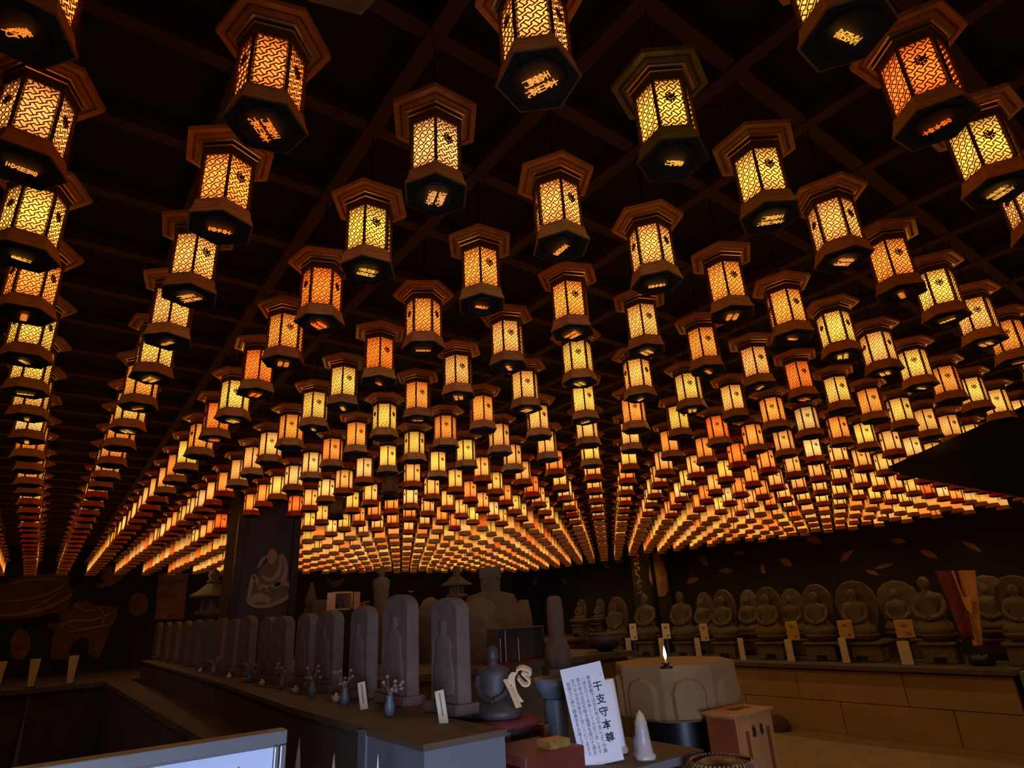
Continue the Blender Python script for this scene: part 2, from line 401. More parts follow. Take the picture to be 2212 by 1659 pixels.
for rank, (r_, i, j, p) in enumerate(ind):
    x, y = lx(i), ly(j); col = color_of(i, j)
    n, ln = place_words(i, j)
    green = (i, j) == (2, -1)
    word = WORDS[hue_of[(i, j)]]
    if green: lab = 'hexagonal lantern with green patinated roof and yellow glow, near the top of the photo'
    elif ln: lab = '%s lantern, %s from the picture top in the %s slanting line from the left' % (word, n, ln)
    else: lab = '%s lantern at the left picture edge, %s down of those cut by it' % (word, n)
    toward = math.atan2(-y, -x)
    rz = toward + math.radians(OFF.get((i, j), random.uniform(-30, 30)) + random.uniform(-2, 2))
    wc = (.34, .62, .36, 1) if green else (lambda k: (k, k*random.uniform(.9, 1.15), k, 1))(random.uniform(.75, 1.2))
    dz = random.uniform(-.008, .008)
    if rank < 115:
        t = empty('hanging_lantern', (x, y, EYE+.99+dz), lab, 'lantern', GROUP, rz)
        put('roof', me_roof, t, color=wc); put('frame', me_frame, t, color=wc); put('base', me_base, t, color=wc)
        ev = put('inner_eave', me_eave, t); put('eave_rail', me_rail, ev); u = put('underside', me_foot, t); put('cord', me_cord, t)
        for k in range(6):
            pn = put('pane', me_pane[k], t, color=col); put('fretwork', me_fret[k], pn)
            if k % 2 == 0: put('wheel_medallion', me_medal[k], pn)
        if rank < 60:
            tx = put('inscription', INS[(i*7+j*3) % len(INS)], u, color=col); tx.rotation_euler.z = random.uniform(0, 2*PI)
            if (i, j) == (1, -1): tx.data = INS[0]; tx.rotation_euler.z = math.radians(25)-rz
    else:
        o = put('hanging_lantern', me_small, None, lab, 'lantern', GROUP, color=col)
        o.location = (x, y, EYE+.99+dz); o.rotation_euler.z = rz
        for s_ in o.material_slots: pass
# the lanterns beyond the three hundred largest: one mass
def far_mesh():
    v = []; f = []; mi = []; gl = []
    def add(vs, fs, m, cols):
        o = len(v); v.extend(vs); gl.extend(cols)
        for q in fs: f.append(tuple(o+k for k in q)); mi.append(m)
    for r_, i, j, p in rest:
        x, y, z = lx(i), ly(j), EYE+.99+random.uniform(-.008, .008); rz = random.uniform(0, 2*PI)
        c = color_of(i, j)
        def T(ring): 
            ca, sa = math.cos(rz), math.sin(rz); return [(x+a*ca-b*sa, y+a*sa+b*ca, z+h) for a, b, h in ring]
        def lo_(prof, m):
            vs = []
            for r, h in prof: vs += T(hexa(r, h))
            n = len(prof); fs = [(a*6+k, a*6+(k+1) % 6, (a+1)*6+(k+1) % 6, (a+1)*6+k) for a in range(n-1) for k in range(6)]
            fs += [tuple(range(6))[::-1], tuple(range(6*n-6, 6*n))]
            add(vs, fs, m, [(0,0,0,1)]*len(vs))
        lo_([(RD,.038),(.068,.052),(.0625,.06),(.080,.069),(.0885,.0795),(.0895,.073),(RR,.0735),(RR,.084),(.02,.118)], 0)
        lo_([(.056,Z0),(.0645,Z0),(.066,-.104),(RB,-.124),(RB,-.132),(.05,-.134),(.048,-.138)], 1)
        for k in range(6):
            a0, a1 = PI/3*k, PI/3*(k+1); e = .11
            pts = []
            for (aa, bb) in ((a0, a1), (a1, a0)):
                px = RD*(math.cos(aa)*(1-e)+math.cos(bb)*e); py = RD*(math.sin(aa)*(1-e)+math.sin(bb)*e); pts.append((px, py))
            zs = (Z0, -.045, -.005, Z1); gs = (.95, 1.15, .6, .25)
            vs = T([(pts[0][0], pts[0][1], h) for h in zs] + [(pts[1][0], pts[1][1], h) for h in zs])
            cs = [(c[0]*g, c[1]*g, c[2]*g, 1) for g in gs]*2
            add(vs, [(q, q+4, q+5, q+1) for q in range(3)], 2, cs)
        lo_([(.002,.115),(.002,.326)], 3)
    me = bpy.data.meshes.new('lanterns'); me.from_pydata(v, [], f)
    for m in (M_roof, M_wood, M_far, M_black): me.materials.append(m)
    for pl, m in zip(me.polygons, mi): pl.material_index = m
    at_ = me.color_attributes.new('glow', 'FLOAT_COLOR', 'POINT')
    for k, g in enumerate(gl): at_.data[k].color = g
    return me
put('lantern_mass', far_mesh(), None, 'glowing mass of small far lanterns receding to the back and right walls', 'lanterns', kind='stuff')

# ------------------------------------------------------------------ platforms and pillars
def poly_block(name, poly, z0, z1, m, label, cat, extra=None, kind=None):
    return MB().prism(poly, z0, z1).build(name, m, label=label, cat=cat, kind=kind, bevel=.006)
H_IS, H_AL, H_RP, H_MP = EYE-.30, EYE-.50, EYE-.785, EYE-.40
XP = 7.95                                    # front of the platform along the right wall
# right platform: faced with large ashlar slabs under a rounded coping
rp = tag(MB().box((XP+.03, 2.45, 0), (XW-.01, 9.12, H_RP-.07)).build('stone_platform', M_stone), 'long ashlar stone platform with overhanging coping carrying the statues along the right wall', 'platform')
for row, (za, zb) in enumerate(((0, .345), (.352, H_RP-.075))):
    y = 2.45; k = 0
    ws = (1.05, 1.28, 1.2, 1.3, 1.15, .9) if row else (.62, 1.2, 1.3, 1.2, 1.25, 1.2)
    for wd in ws:
        y2 = min(y+wd, 9.11)
        MB().box((XP, y+.004, za), (XP+.05, y2-.004, zb)).build('ashlar_slab', M_ashlar, rp, bevel=.004)
        y = y2
MB().box((XP-.07, 2.40, H_RP-.062), (XW-.01, 9.12, H_RP)).build('coping', M_kerb, rp, bevel=.012)
bp = tag(MB().box((-6.9, 9.2, 0), (XW-.01, YW-.01, H_AL-.05)).build('stone_platform', M_platf), 'dark raised platform running along the back wall behind the stone slabs', 'platform')
MB().box((-6.9, 9.14, H_AL-.05), (XW-.01, YW-.01, H_AL)).build('coping', M_kerb, bp)
# island with the row of stone slabs
isl = tag(MB().prism([(.87,1.91),(1.10,1.91),(1.215,1.93),(1.225,2.4),(1.29,4.4),(1.34,9.12),(1.12,9.12),(.99,4.4),(.88,2.7)], 0, H_IS-.02).build('slab_island', M_platf), 'long dark island platform carrying the row of round-topped stone slabs', 'platform')
MB().prism([(.855,1.908),(1.11,1.908),(1.225,1.925),(1.235,2.4),(1.30,4.4),(1.35,9.12),(1.10,9.12),(.965,4.4),(.865,2.7)], H_IS-.02, H_IS).build('kerb', M_kerb, isl)
MB().box((.78, 3.0, 0), (1.0, 9.13, H_AL-.04)).build('lower_step', M_platf, isl)
MB().box((.765, 3.0, H_AL-.04), (1.03, 9.13, H_AL)).build('step_top', M_tan, isl)
gb = tag(MB().box((.845, 1.555, 0), (1.095, 1.90, H_IS-.014)).build('grey_plinth', M_grey), 'tall grey box plinth at the near end of the slab row', 'plinth')
MB().box((.84, 1.55, H_IS-.014), (1.10, 1.905, H_IS+.002)).build('top_board', M_tan, gb)
MB().box((.838, 1.90, 0), (.862, 1.955, H_IS-.004)).build('side_post', M_grey, gb)
mp = tag(MB().box((2.0, 4.55, 0), (4.7, 8.3, H_MP-.05)).build('stone_platform', M_stone), 'olive stone platform behind the seated figure with standing stones on it', 'platform')
MB().box((1.96, 4.5, H_MP-.05), (4.75, 8.3, H_MP)).build('coping', M_kerb, mp)

def pillar(a, b, label, z0=0):
    p = tag(MB().box((a[0], a[1], z0), (b[0], b[1], CZ+.05)).build('wooden_pillar', M_pillar), label, 'pillar', kind='structure'); return p
p1 = pillar((1.27, 5.62), (1.77, 6.05), 'square dark pillar behind the slab row with a painted seated monk')
for xa, xb in ((1.255, 1.315), (1.725, 1.785)):
    MB().box((xa, 5.585, H_IS), (xb, 5.63, CZ+.04)).build('edge_batten', M_black, p1)
p2 = pillar((8.82, 7.72), (9.28, 8.18), 'square dark pillar in front of the right wall with gold lettering', H_RP)
MB().box((8.79, 7.69, H_RP), (8.90, 7.75, CZ+.04)).build('edge_batten', M_black, p2)

# painted figure on pillar one: flat paint laid on the face, drawn on the plane Y = 5.615
def paint_on(fn, name, shapes, m, parent=None, lift=(0,0,0), **k):
    b = MB()
    for n_, pts in enumerate(shapes):
        vs = [fn(*p) + Vector(lift)*n_ for p in pts]; b.add(vs, [tuple(range(len(vs)))])
    return b.build(name, m, parent, **k)
def blob(cx, cy, rx, ry, a=0, n=18, sq=0.0):
    c, s = math.cos(math.radians(a)), math.sin(math.radians(a)); out = []
    for k in range(n):
        t = 2*PI*k/n; u, v = rx*math.cos(t)*(1+sq*math.cos(2*t)), ry*math.sin(t)
        out.append((cx+u*c-v*s, cy+u*s+v*c))
    return out
pf = lambda x, y: on_y(x, y, 5.612)
pf2 = lambda x, y: on_y(x, y, 5.606)
mk_ = empty('monk_painting', pf(583, 1320), 'painted seated monk in cream robes on the square pillar', 'painting')
def paint_child(name, shapes, m, fn):
    b = MB(); o = mk_.location
    for pts in shapes: b.add([fn(*p) - o for p in pts], [tuple(range(len(pts)))])
    return b.build(name, m, mk_)
def ribbon(pts, w0):
    out = []
    for _ in range(2):
        Q = [pts[0]]
        for u, v in zip(pts, pts[1:]): Q += [(u[0]*.75+v[0]*.25, u[1]*.75+v[1]*.25), (u[0]*.25+v[0]*.75, u[1]*.25+v[1]*.75)]
        pts = Q + [pts[-1]]
    n = len(pts); L_, R_ = [], []
    for k, p in enumerate(pts):
        a_, b_ = pts[max(k-1,0)], pts[min(k+1,n-1)]; d = math.hypot(b_[0]-a_[0], b_[1]-a_[1]) or 1
        w_ = w0*(.45+.55*math.sin(PI*(k+.5)/n)); nx, ny = -(b_[1]-a_[1])/d*w_, (b_[0]-a_[0])/d*w_
        L_.append((p[0]+nx, p[1]+ny)); R_.append((p[0]-nx, p[1]-ny))
    return [[L_[k], L_[k+1], R_[k+1], R_[k]] for k in range(n-1)]
paint_child('robe_ground', [[(534,1300),(540,1268),(556,1252),(566,1222),(590,1205),(612,1215),(620,1250),(630,1262),(627,1284),(600,1302),(556,1312)]], M_ochre, pf)  # dark ochre ground inside the cream robe bands
ST_ = []
for pts, w0 in (([(536,1296),(541,1268),(548,1240),(556,1256),(562,1274)], 5), ([(532,1290),(540,1308),(570,1312),(606,1300),(628,1284),(630,1266),(612,1258),(594,1264),(574,1278)], 4.5),
                ([(540,1300),(560,1288),(584,1298)], 9), ([(566,1244),(580,1254),(598,1246),(608,1222),(604,1200)], 5), ([(560,1262),(580,1270),(604,1264),(618,1240),(617,1214),(608,1196)], 5), ([(558,1226),(566,1208),(578,1202)], 3.5)):
    ST_ += ribbon(pts, w0)
paint_child('robe_folds', ST_, M_skin, pf2)
paint_child('head', [blob(588, 1202, 11, 17, 6)], M_skin, lambda x, y: on_y(x, y, 5.603))

# gold lettering strip and painted flame on pillar two
gs = MB(); random.seed(5)
for k in range(9):
    yy = 1178 + k*13.0; xx = 1369 + k*1.9
    for q in range(5):
        x0, y0 = xx+random.uniform(-5, 5), yy+random.uniform(-5, 5); ww, hh = random.choice([(7,1.6),(1.8,7),(5,2)])
        gs.add([on_y(x0+a*ww/2, y0+b*hh/2, 7.68) for a, b in ((-1,-1),(1,-1),(1,1),(-1,1))], [(0,1,2,3)])
gs.build('gold_lettering', M_gold, label='column of gold brushed lettering down the dark pillar by the right wall', cat='lettering')
fl = lambda x, y: on_y(x, y, 7.70)
fp = empty('flame_painting', fl(1420, 1290), 'long orange flame shape painted on the pillar by the right wall', 'painting')
b = MB(); b.add([fl(*p)-fp.location for p in ((1402,1250),(1403,1215),(1412,1196),(1423,1195),(1433,1215),(1441,1248),(1443,1275),(1436,1288),(1424,1290),(1413,1276))], [tuple(range(10))]); b.build('outer_flame', M_flp, fp)
b = MB(); b.add([on_y(*p, 7.694)-fp.location for p in ((1404,1246),(1409,1262),(1416,1272),(1414,1256),(1408,1240))], [tuple(range(5))]); b.build('pale_edge', M_skin, fp)

# ------------------------------------------------------------------ murals
def mural(name, fn, shapes, m, label, cat='wall painting'):
    b = MB()
    for k, pts in enumerate(shapes): b.add([fn(x, y, k) for x, y in pts], [tuple(range(len(pts)))])
    return b.build(name, m, label=label, cat=cat)
bw = lambda x, y, k: on_y(x, y, YW-.012-.004*k)
def lotus_shapes(cx, cy, w_, h_, n=7):
    out = []
    for k in range(n):
        a = -78 + 156*k/(n-1); r = math.radians(a)
        px, py = cx + math.sin(r)*w_*.45, cy - math.cos(r)*h_*.35
        out.append([(cx - w_*.10*math.cos(r), cy + h_*.30), (px - w_*.13*math.cos(r)+math.sin(r)*w_*.1, py+h_*.02), (cx+math.sin(r)*w_*.62, cy-math.cos(r)*h_*.62), (px + w_*.13*math.cos(r)+math.sin(r)*w_*.1, py+h_*.12), (cx + w_*.10*math.cos(r), cy + h_*.32)])
    return out
mural('lotus_mural', bw, [[(0,1262),(40,1246),(90,1240),(126,1238),(152,1246),(150,1262),(158,1278),(148,1300),(120,1322),(84,1332),(48,1336),(0,1338),(-60,1330),(-60,1270)],
      [(0,1290),(60,1268),(118,1262),(90,1290),(30,1304)], [(96,1322),(130,1312),(154,1286),(160,1276),(150,1306),(128,1326)]], M_ochre, 'broad ochre lotus blossom painted on the back wall at the far left')
mural('lotus_mural', bw, [[(98,1348),(130,1345),(132,1318),(158,1304),(186,1294),(204,1308),(222,1308),(256,1312),(250,1338),(240,1352),(226,1395),(212,1424),(190,1412),(192,1380),(176,1376),(158,1388),(144,1426),(108,1424),(112,1380),(120,1364)],
      [(150,1330),(186,1318),(220,1330),(244,1322),(228,1352),(186,1360),(150,1352)]], M_ochre, 'second ochre lotus with hanging petals painted right of the broad one')
LS = []
for pts, w0 in (([(0,1330),(50,1326),(110,1312),(156,1284)], 4), ([(0,1300),(60,1296),(110,1282),(140,1262)], 2.5), ([(20,1262),(60,1252),(110,1250),(140,1256)], 2.5), ([(60,1318),(100,1300),(128,1278)], 2),
                ([(130,1352),(160,1338),(200,1342),(246,1322)], 3), ([(150,1366),(190,1358),(236,1350)], 2.5), ([(160,1304),(180,1322),(206,1318)], 2), ([(214,1312),(226,1330),(220,1350)], 2)):
    LS += ribbon(pts, w0)
mural('lotus_outline', lambda x, y, k: on_y(x, y, YW-.034), LS, M_skin, 'pale brush strokes outlining the petals of the two painted lotuses', 'brush strokes')
mural('moon_disc_mural', bw, [blob(299, 1306, 21, 26, 14)], M_ochre, 'pale round disc painted on the back wall left of the pillar')
mural('petal_mural', bw, [[(217,1236),(232,1222),(262,1230),(264,1250),(236,1268),(212,1270),(208,1264),(222,1258)]], M_pink, 'dim falling petal painted above the round disc')
mural('lotus_bud_mural', bw, [blob(44, 1392, 22, 34, 8)], M_pink, 'dim upright bud painted low on the back wall at left')
mural('seated_figure_panel', bw, [[(343,1238),(408,1238),(396,1338),(334,1338)], [(360,1286),(366,1278),(374,1290),(376,1304),(366,1312),(356,1322),(354,1312),(362,1302)]], M_pink, 'reddish painted panel with a small pale seated figure, left of the stone lantern')
mural('crescent_mural', bw, [[(702,1245),(712,1263),(724,1271),(738,1262),(746,1246),(732,1254),(716,1254)]], M_ochre, 'pale crescent painted on the back wall above the gold shrine')
rw = lambda x, y, k: on_x(x, y, XW-.012-.004*k)
def petal(cx, cy, L_, W_, a, curl=.35):
    c, s = math.cos(math.radians(a)), math.sin(math.radians(a)); P = []
    for k in range(9):
        t = -1 + k/4; P.append((t*L_, -W_*(1-t*t)*(1) + curl*W_*t))
    for k in range(7):
        t = 1 - (k+1)/4; P.append((t*L_, W_*.55*(1-t*t) + curl*W_*t))
    return [(cx+x*c-y*s, cy+x*s+y*c) for x, y in P]
PET = [(1518,1213,17,9,28,'orange-brown'),(1568,1234,16,8,-8,''),(1497,1255,14,8,-38,''),(1597,1196,13,7,-20,''),(1698,1216,16,10,12,''),(1648,1232,6,14,0,''),(1758,1168,20,10,5,''),
       (1829,1202,19,9,-55,''),(1884,1238,17,6,12,''),(1910,1224,22,6,-20,''),(1940,1170,19,8,-5,''),(2006,1198,22,9,15,''),(2100,1182,26,7,22,''),(1338,1214,9,5,-30,''),(1310,1224,9,4,40,''),(1155,1258,8,7,60,''),(1218,1256,6,9,0,'')]
NM = ['topmost curled', 'low flat', 'tilted', 'dim small', 'round', 'narrow upright', 'broad pale', 'hook-shaped', 'thin lower', 'wide cupped', 'red-brown', 'bowl-shaped', 'long thin', 'small', 'faint', 'tiny', 'small upright']
WH = ['right of the lettered pillar', 'over the second pair of statues', 'over the first paired statues', 'near the ceiling by the pillar', 'over the third pair of statues', 'between the third statue pair and pillar', 'just under the lanterns at right',
      'above the fifth pair of statues', 'just above the fourth haloed statue', 'above and left of the big halo', 'high above the widest halo', 'above the crowned statue', 'above the red banner', 'left of the lettered pillar', 'far left of the lettered pillar', 'above the candle rack', 'right of the candle rack stones']
for k, (x, y, a, b_, r_, _) in enumerate(PET):
    fn = rw if x > 1170 else (lambda X, Y, q: on_y(X, Y, YW-.012))
    MBp = MB(); pts = petal(x, y, a, b_, r_); MBp.add([fn(u, v, 0) for u, v in pts], [tuple(range(len(pts)))])
    MBp.build('painted_petal', M_pink, label='%s lotus petal painted on the dark wall %s' % (NM[k], WH[k]), cat='painted petal', group='falling lotus petals painted on the walls')

# ------------------------------------------------------------------ stone slabs on the island
def outline_slab(w_, h_, arc=.35, n=12, taper=.04):
    pts = [(-w_/2, 0), (w_/2, 0)]; ww = w_/2*(1-taper)
    for k in range(n+1):
        a = PI*k/n; pts.append((ww*math.cos(a), h_*(1-arc*.5) + h_*arc*.5*math.sin(a)))
    return pts
def extr_x(b, pts, x0, x1, m=0):        # outline in (y,z) extruded along x
    n = len(pts); vs = [(x0, y, z) for y, z in pts] + [(x1, y, z) for y, z in pts]
    b.add(vs, [tuple(range(n)), tuple(range(n, 2*n))[::-1]] + [(k, n+k, n+(k+1) % n, (k+1) % n) for k in range(n)], m)
    return b
def ering(cx, cy, z, rx, ry, n=20, p=2.0):
    out = []
    for k in range(n):
        a = 2*PI*k/n; c, s = math.cos(a), math.sin(a)
        out.append((cx+rx*math.copysign(abs(c)**(2/p), c), cy+ry*math.copysign(abs(s)**(2/p), s), z))
    return out
def seated(b, h, m=0, depth=1.0, kneew=1.0, knot=True):
    """robed seated figure facing -x, one continuous surface, height h"""
    P = [(0,.27,.40),(.04,.30,.43),(.10,.30,.43),(.16,.26,.37),(.22,.20,.28),(.30,.165,.225),(.40,.155,.215),(.50,.165,.245),(.58,.16,.265),(.64,.12,.22),(.665,.075,.12),(.69,.06,.068),(.72,.066,.070),(.755,.085,.088),(.80,.098,.098),(.85,.098,.097),(.89,.083,.083),(.915,.060,.060),(.93,.048,.048),(.965,.042,.042),(.99,.024,.024),(1.0,.004,.004)]
    if not knot: P = [(z/.935, rx, ry) for z, rx, ry in P if z < .92] + [(1.0, .03, .03)]
    rings = []
    for z, rx, ry in P:
        fwd = -.10*max(0, .25-z)*2 if z < .25 else 0
        if .70 < z < .9: fwd -= .012
        rings.append(ering(fwd*h, 0, z*h, rx*h*depth, ry*h*(kneew if z < .25 else 1), 22, 2.3 if z < .2 else 2.0))
    b.loft(rings, m, True)
    # joined hands in the lap and folds along the arms
    for s in (-1, 1):
        b.tube([(-.03*h, s*.22*h, .56*h), (-.09*h, s*.25*h, .42*h), (-.17*h, s*.17*h, .30*h), (-.25*h, s*.03*h, .25*h)], [.062*h,.060*h,.055*h,.045*h], 10, m)
    b.lathe([(.03*h,0),(.055*h,.02*h),(.03*h,.045*h)], 12, (-.25*h, 0, .22*h), m)
    return b
def standing(b, h, m=0):
    P = [(0,.12,.15),(.05,.12,.15),(.2,.10,.13),(.4,.10,.13),(.55,.10,.14),(.66,.10,.155),(.74,.09,.15),(.79,.05,.09),(.81,.038,.042),(.84,.055,.055),(.89,.064,.062),(.94,.055,.053),(.97,.035,.035),(1.0,.006,.006)]
    b.loft([ering(0, 0, z*h, rx*h, ry*h, 20) for z, rx, ry in P], m, True); return b
SLABS = [(1010,990,930,1291,'nearest and largest purple-grey stone slab with a carved figure, beside the grey plinth'),
         (900,880,822,1285,'second nearest round-topped stone slab, left of the largest carved one'),
         (809,792,752,1310,'third stone slab from the grey plinth, between two lighter-edged slabs'),
         (735,718,676,1319,'fourth stone slab from the grey plinth, standing under the gold shrine'),
         (677,664,634,1326,'fifth stone slab from the grey plinth, right of the monk pillar foot'),
         (628,612,576,1332,'sixth stone slab from the grey plinth, in front of the monk pillar'),
         (590,578,552,1334,'seventh stone slab from the grey plinth, below the painted monk'),
         (545,532,500,1332,'eighth stone slab from the grey plinth, right of the stone lantern'),
         (510,500,480,1338,'ninth stone slab from the grey plinth, lower right of the stone lantern'),
         (481,471,450,1336,'tenth stone slab from the grey plinth, under the stone lantern'),
         (452,443,425,1340,'eleventh stone slab from the grey plinth, lower left of the stone lantern'),
         (424,416,400,1341,'twelfth stone slab from the grey plinth, in the blurred far end'),
         (400,393,379,1343,'thirteenth stone slab from the grey plinth, in the blurred far end'),
         (378,371,358,1345,'third last stone slab at the far end of the island'),
         (356,350,338,1346,'second last stone slab at the far end of the island'),
         (335,330,316,1347,'farthest stone slab at the left end of the island row')]
SX = 1.15
for k, (xr, xm, xl, yt, lab) in enumerate(SLABS):
    X = SX + .012*max(0, k-5); ya = on_x(xm, 1450, X).y; yb = on_x(xl, 1450, X).y; top = on_x((xm+xl)/2, yt, X).z
    w_ = yb-ya; h_ = top-H_IS; yc = (ya+yb)/2
    if w_ > .30: w_ = .30; yc = ya+.15
    th = .052
    t = empty('stone_slab', (X, yc, H_IS), lab, 'stone slab', 'round-topped stone slabs in a row on the island')
    extr_x(MB(), [(y, z+.03) for y, z in outline_slab(w_, h_-.03, .30)], 0, th).build('slab', M_stele, t, bevel=.006)
    MB().box((-.02, -w_/2-.012, 0), (th+.02, w_/2+.012, .032)).build('foot_block', M_stele, t, bevel=.004)
    if k < 8:
        b = MB(); s_ = w_/.22
        P = [(.07,.075),(.10,.085),(.16,.075),(.22,.060),(.245,.066),(.27,.050),(.283,.022),(.30,.030),(.32,.030),(.335,.016),(.34,.002)]
        hh = h_/.42
        rings = [[(-.001-.010*math.sin(PI*q/10)*(1 if r > .01 else .3), -r*s_*math.cos(PI*q/10), z*hh) for q in range(11)] for z, r in P]
        b.loft(rings, 0, True, caps=False); b.build('carved_figure', M_stele, t)
random.seed(3)
# small offerings along the kerb in front of the slabs
OFFR = [(1.04,1.79,'p'),(1.01,2.10,'v'),(1.02,2.33,'p'),(1.02,2.52,'v'),(1.04,2.66,'c'),(1.04,2.95,'v'),(1.05,3.2,'c'),(1.06,3.45,'v'),(1.06,3.8,'c'),(1.07,4.1,'v'),(1.07,4.6,'c'),(1.08,5.1,'v'),(1.09,5.6,'c')]
ordn = iter(ORD[1:]); ordc = iter(ORD[1:]); ordp = iter(['nearest', 'second'])
for x, y, kd in OFFR:
    if kd == 'v':
        t = empty('flower_vase', (x, y, H_IS), 'small dark vase of drooping flowers before the slabs, %s from the near end' % next(ordn), 'vase', 'offerings on the kerb before the slabs', random.uniform(0, 6))
        MB().lathe([(.010,0),(.016,.008),(.018,.03),(.010,.05),(.013,.062)], 14).build('vase', M_blue, t)
        b = MB()
        for q in range(9):
            a = random.uniform(0, 2*PI); l = random.uniform(.02, .05); tip = (l*math.cos(a), l*math.sin(a), .075+random.uniform(0, .05))
            b.tube([(0,0,.058), (tip[0]*.4, tip[1]*.4, .08), tip], .0012, 5)
            b.lathe([(.002,-.006),(.008,0),(.006,.004),(.001,.006)], 6, tip)
        b.build('flowers', M_rope, t)
    elif kd == 'c':
        t = empty('candle_cup', (x, y, H_IS), 'small pale offering cup before the slabs, %s from the near end' % next(ordc), 'cup', 'offerings on the kerb before the slabs')
        MB().lathe([(.008,0),(.014,.004),(.017,.022),(.0145,.022),(.010,.006),(.001,.006)], 14).build('cup', M_white, t)
        MB().lathe([(.006,.005),(.006,.032),(.001,.034)], 8).build('candle_stub', M_cream, t)
    else:
        t = empty('memorial_plaque', (x, y, H_IS), '%s upright pinkish plaque with a dark written line, leaning on the kerb' % next(ordp), 'plaque', 'upright plaques on the kerb', math.atan2(y, x))
        M = Matrix.Rotation(math.radians(4), 4, 'Y') @ Matrix.Rotation(math.radians(-9), 4, 'X')
        MB().box((-.003,-.014,0), (.003,.014,.092), 0, M).build('tablet', M_board, t, bevel=.002)
        MB().box((-.0042,-.0022,.02), (-.003,.0022,.085), 0, M).build('written_line', M_ink2, t)

# ------------------------------------------------------------------ statues along the right wall
XS = 8.42
def statue(px, yt, w_px, halo, label, x=XS, zb=H_RP, Y=None, m=None, ped=True, group='haloed stone statues on the platform'):
    m = m or M_stone
    pos = on_y(px, 1330, Y) if Y else on_x(px, 1330, x); x = pos.x; tp = (on_y(px, yt, Y) if Y else on_x(px, yt, x)).z; H = tp - zb
    rz = math.atan2(pos.y, pos.x)*.35
    t = empty('stone_statue', (x, pos.y, zb), label, 'statue', group, rz)
    wd = w_px * (Vector((x, pos.y, 0)).dot(FWD)) / FPX
    if ped:
        MB().box((-.17,-wd*.46,0), (.17,wd*.46,.19)).build('pedestal_block', M_stone, t, bevel=.015)
        MB().box((-.20,-wd*.52,.19), (.20,wd*.52,.225)).build('pedestal_slab', M_stone, t, bevel=.01); MB().box((-.172,-.065,.01), (-.166,.065,.07)).build('incense_niche', M_black, t)
        wob = lambda a, z: .07*abs(math.sin(a*6)) if .01 < z < .09 else 0
        MB().lathe([(.13,0),(.15,.02),(.19,.06),(.20,.085),(.16,.095)], 48, (0,0,.225), wob=wob).build('lotus_seat', m, t)
        z0 = .32
    else: z0 = 0
    h = H - z0
    kw = .9 if halo else .72
    if halo:
        hw = wd*.50
        pts = [(-hw*.62,0),(hw*.62,0),(hw*.92,h*.35),(hw,h*.6),(hw*.85,h*.82),(hw*.45,h*.96),(0,h),(-hw*.45,h*.96),(-hw*.85,h*.82),(-hw,h*.6),(-hw*.92,h*.35)]
        extr_x(MB(), [(y, z+z0) for y, z in pts], .08, .15).build('halo', m, t, bevel=.02)
        bb = MB(); seated(bb, h*.84, kneew=kw, knot=False)
    else:
        bb = MB(); seated(bb, h, kneew=kw, knot=False)
    o = bb.build('figure', m, t); o.location = (0, 0, z0-.004)
    return t
ST = [(1396,1283,44,0,'slim seated stone figure without halo, just right of the lettered pillar'),
      (1474,1277,44,0,'slim seated stone figure without halo, above and right of the candle flame'),
      (1521,1278,40,1,'narrow haloed stone statue, left one of the first haloed pair'),
      (1562,1272,50,1,'haloed stone statue, right one of the first haloed pair'),
      (1618,1272,42,1,'narrow haloed stone statue, left one of the second haloed pair'),
      (1659,1266,58,1,'haloed stone statue, right one of the second haloed pair'),
      (1712,1270,50,1,'narrow haloed stone statue, left one of the third haloed pair'),
      (1766,1260,64,1,'haloed stone statue, right one of the third haloed pair'),
      (1850,1253,84,1,'broad haloed stone statue, left one of the fourth and widest pair'),
      (1944,1252,84,1,'darker broad haloed stone statue, right one of the widest pair'),
      (2014,1243,76,0,'large seated stone figure without halo, beside the red banner'),
      (2146,1240,84,1,'dark haloed stone statue right of the red banner and wooden board'),
      (2206,1240,84,1,'dark haloed stone statue cut by the right picture edge'),
      (1329,1288,46,1,'haloed stone statue immediately left of the lettered pillar'),
      (1294,1292,38,1,'haloed stone statue, second left of the lettered pillar'),
      (1252,1294,38,1,'haloed stone statue, third left of the lettered pillar')]
for k, (px, yt, w_, ha, lab) in enumerate(ST):
    xx = XS + (.0 if (not ha or k in (3,5,7,8)) else .28)
    if k in (4, 6, 9, 2, 11): xx = XS+.56
    if k == 12: xx = XS
    if k == 13: xx = XS-.10
    if k > 13: statue(px, yt, w_*.56, ha, lab, zb=H_AL, Y=9.5)
    else: statue(px, yt, w_*(1.0 if ha else .85), ha, lab, xx)
XPL = XP+.02
def plate(px, y0, y1, wpx, m, label, cat, group, x=XP+.13, seal=False, name='offering_plaque'):
    a = on_x(px, y1, x); zt = on_x(px, y0, x).z; wd = wpx*(Vector((x, a.y, 0)).dot(FWD))/FPX
    t = empty(name, (x, a.y, H_RP), label, cat, group, math.atan2(a.y, x))
    lo_z = max(0, a.z-H_RP) if seal else 0
    h = zt-H_RP
    MB().box((0,-wd/2, lo_z), (.012, wd/2, h)).build('tablet', m, t, bevel=.003)
    if seal:
        MB().box((.004,-wd*.12, 0), (.010, wd*.12, lo_z+.02)).build('support', M_black, t)
        b = MB(); b.box((-.003,wd*.05-wd*.18,h-.075), (0,wd*.05+wd*.12,h-.045)); b.box((-.003,-wd*.3,lo_z+.03), (0,-wd*.05,lo_z+.06)); b.build('dark_marks', M_ink2, t)
    return t
WP = [(1359,1378),(1431,1378),(1509,1378),(1603,1378),(1706,1381),(1824,1378),(1955,1385)]
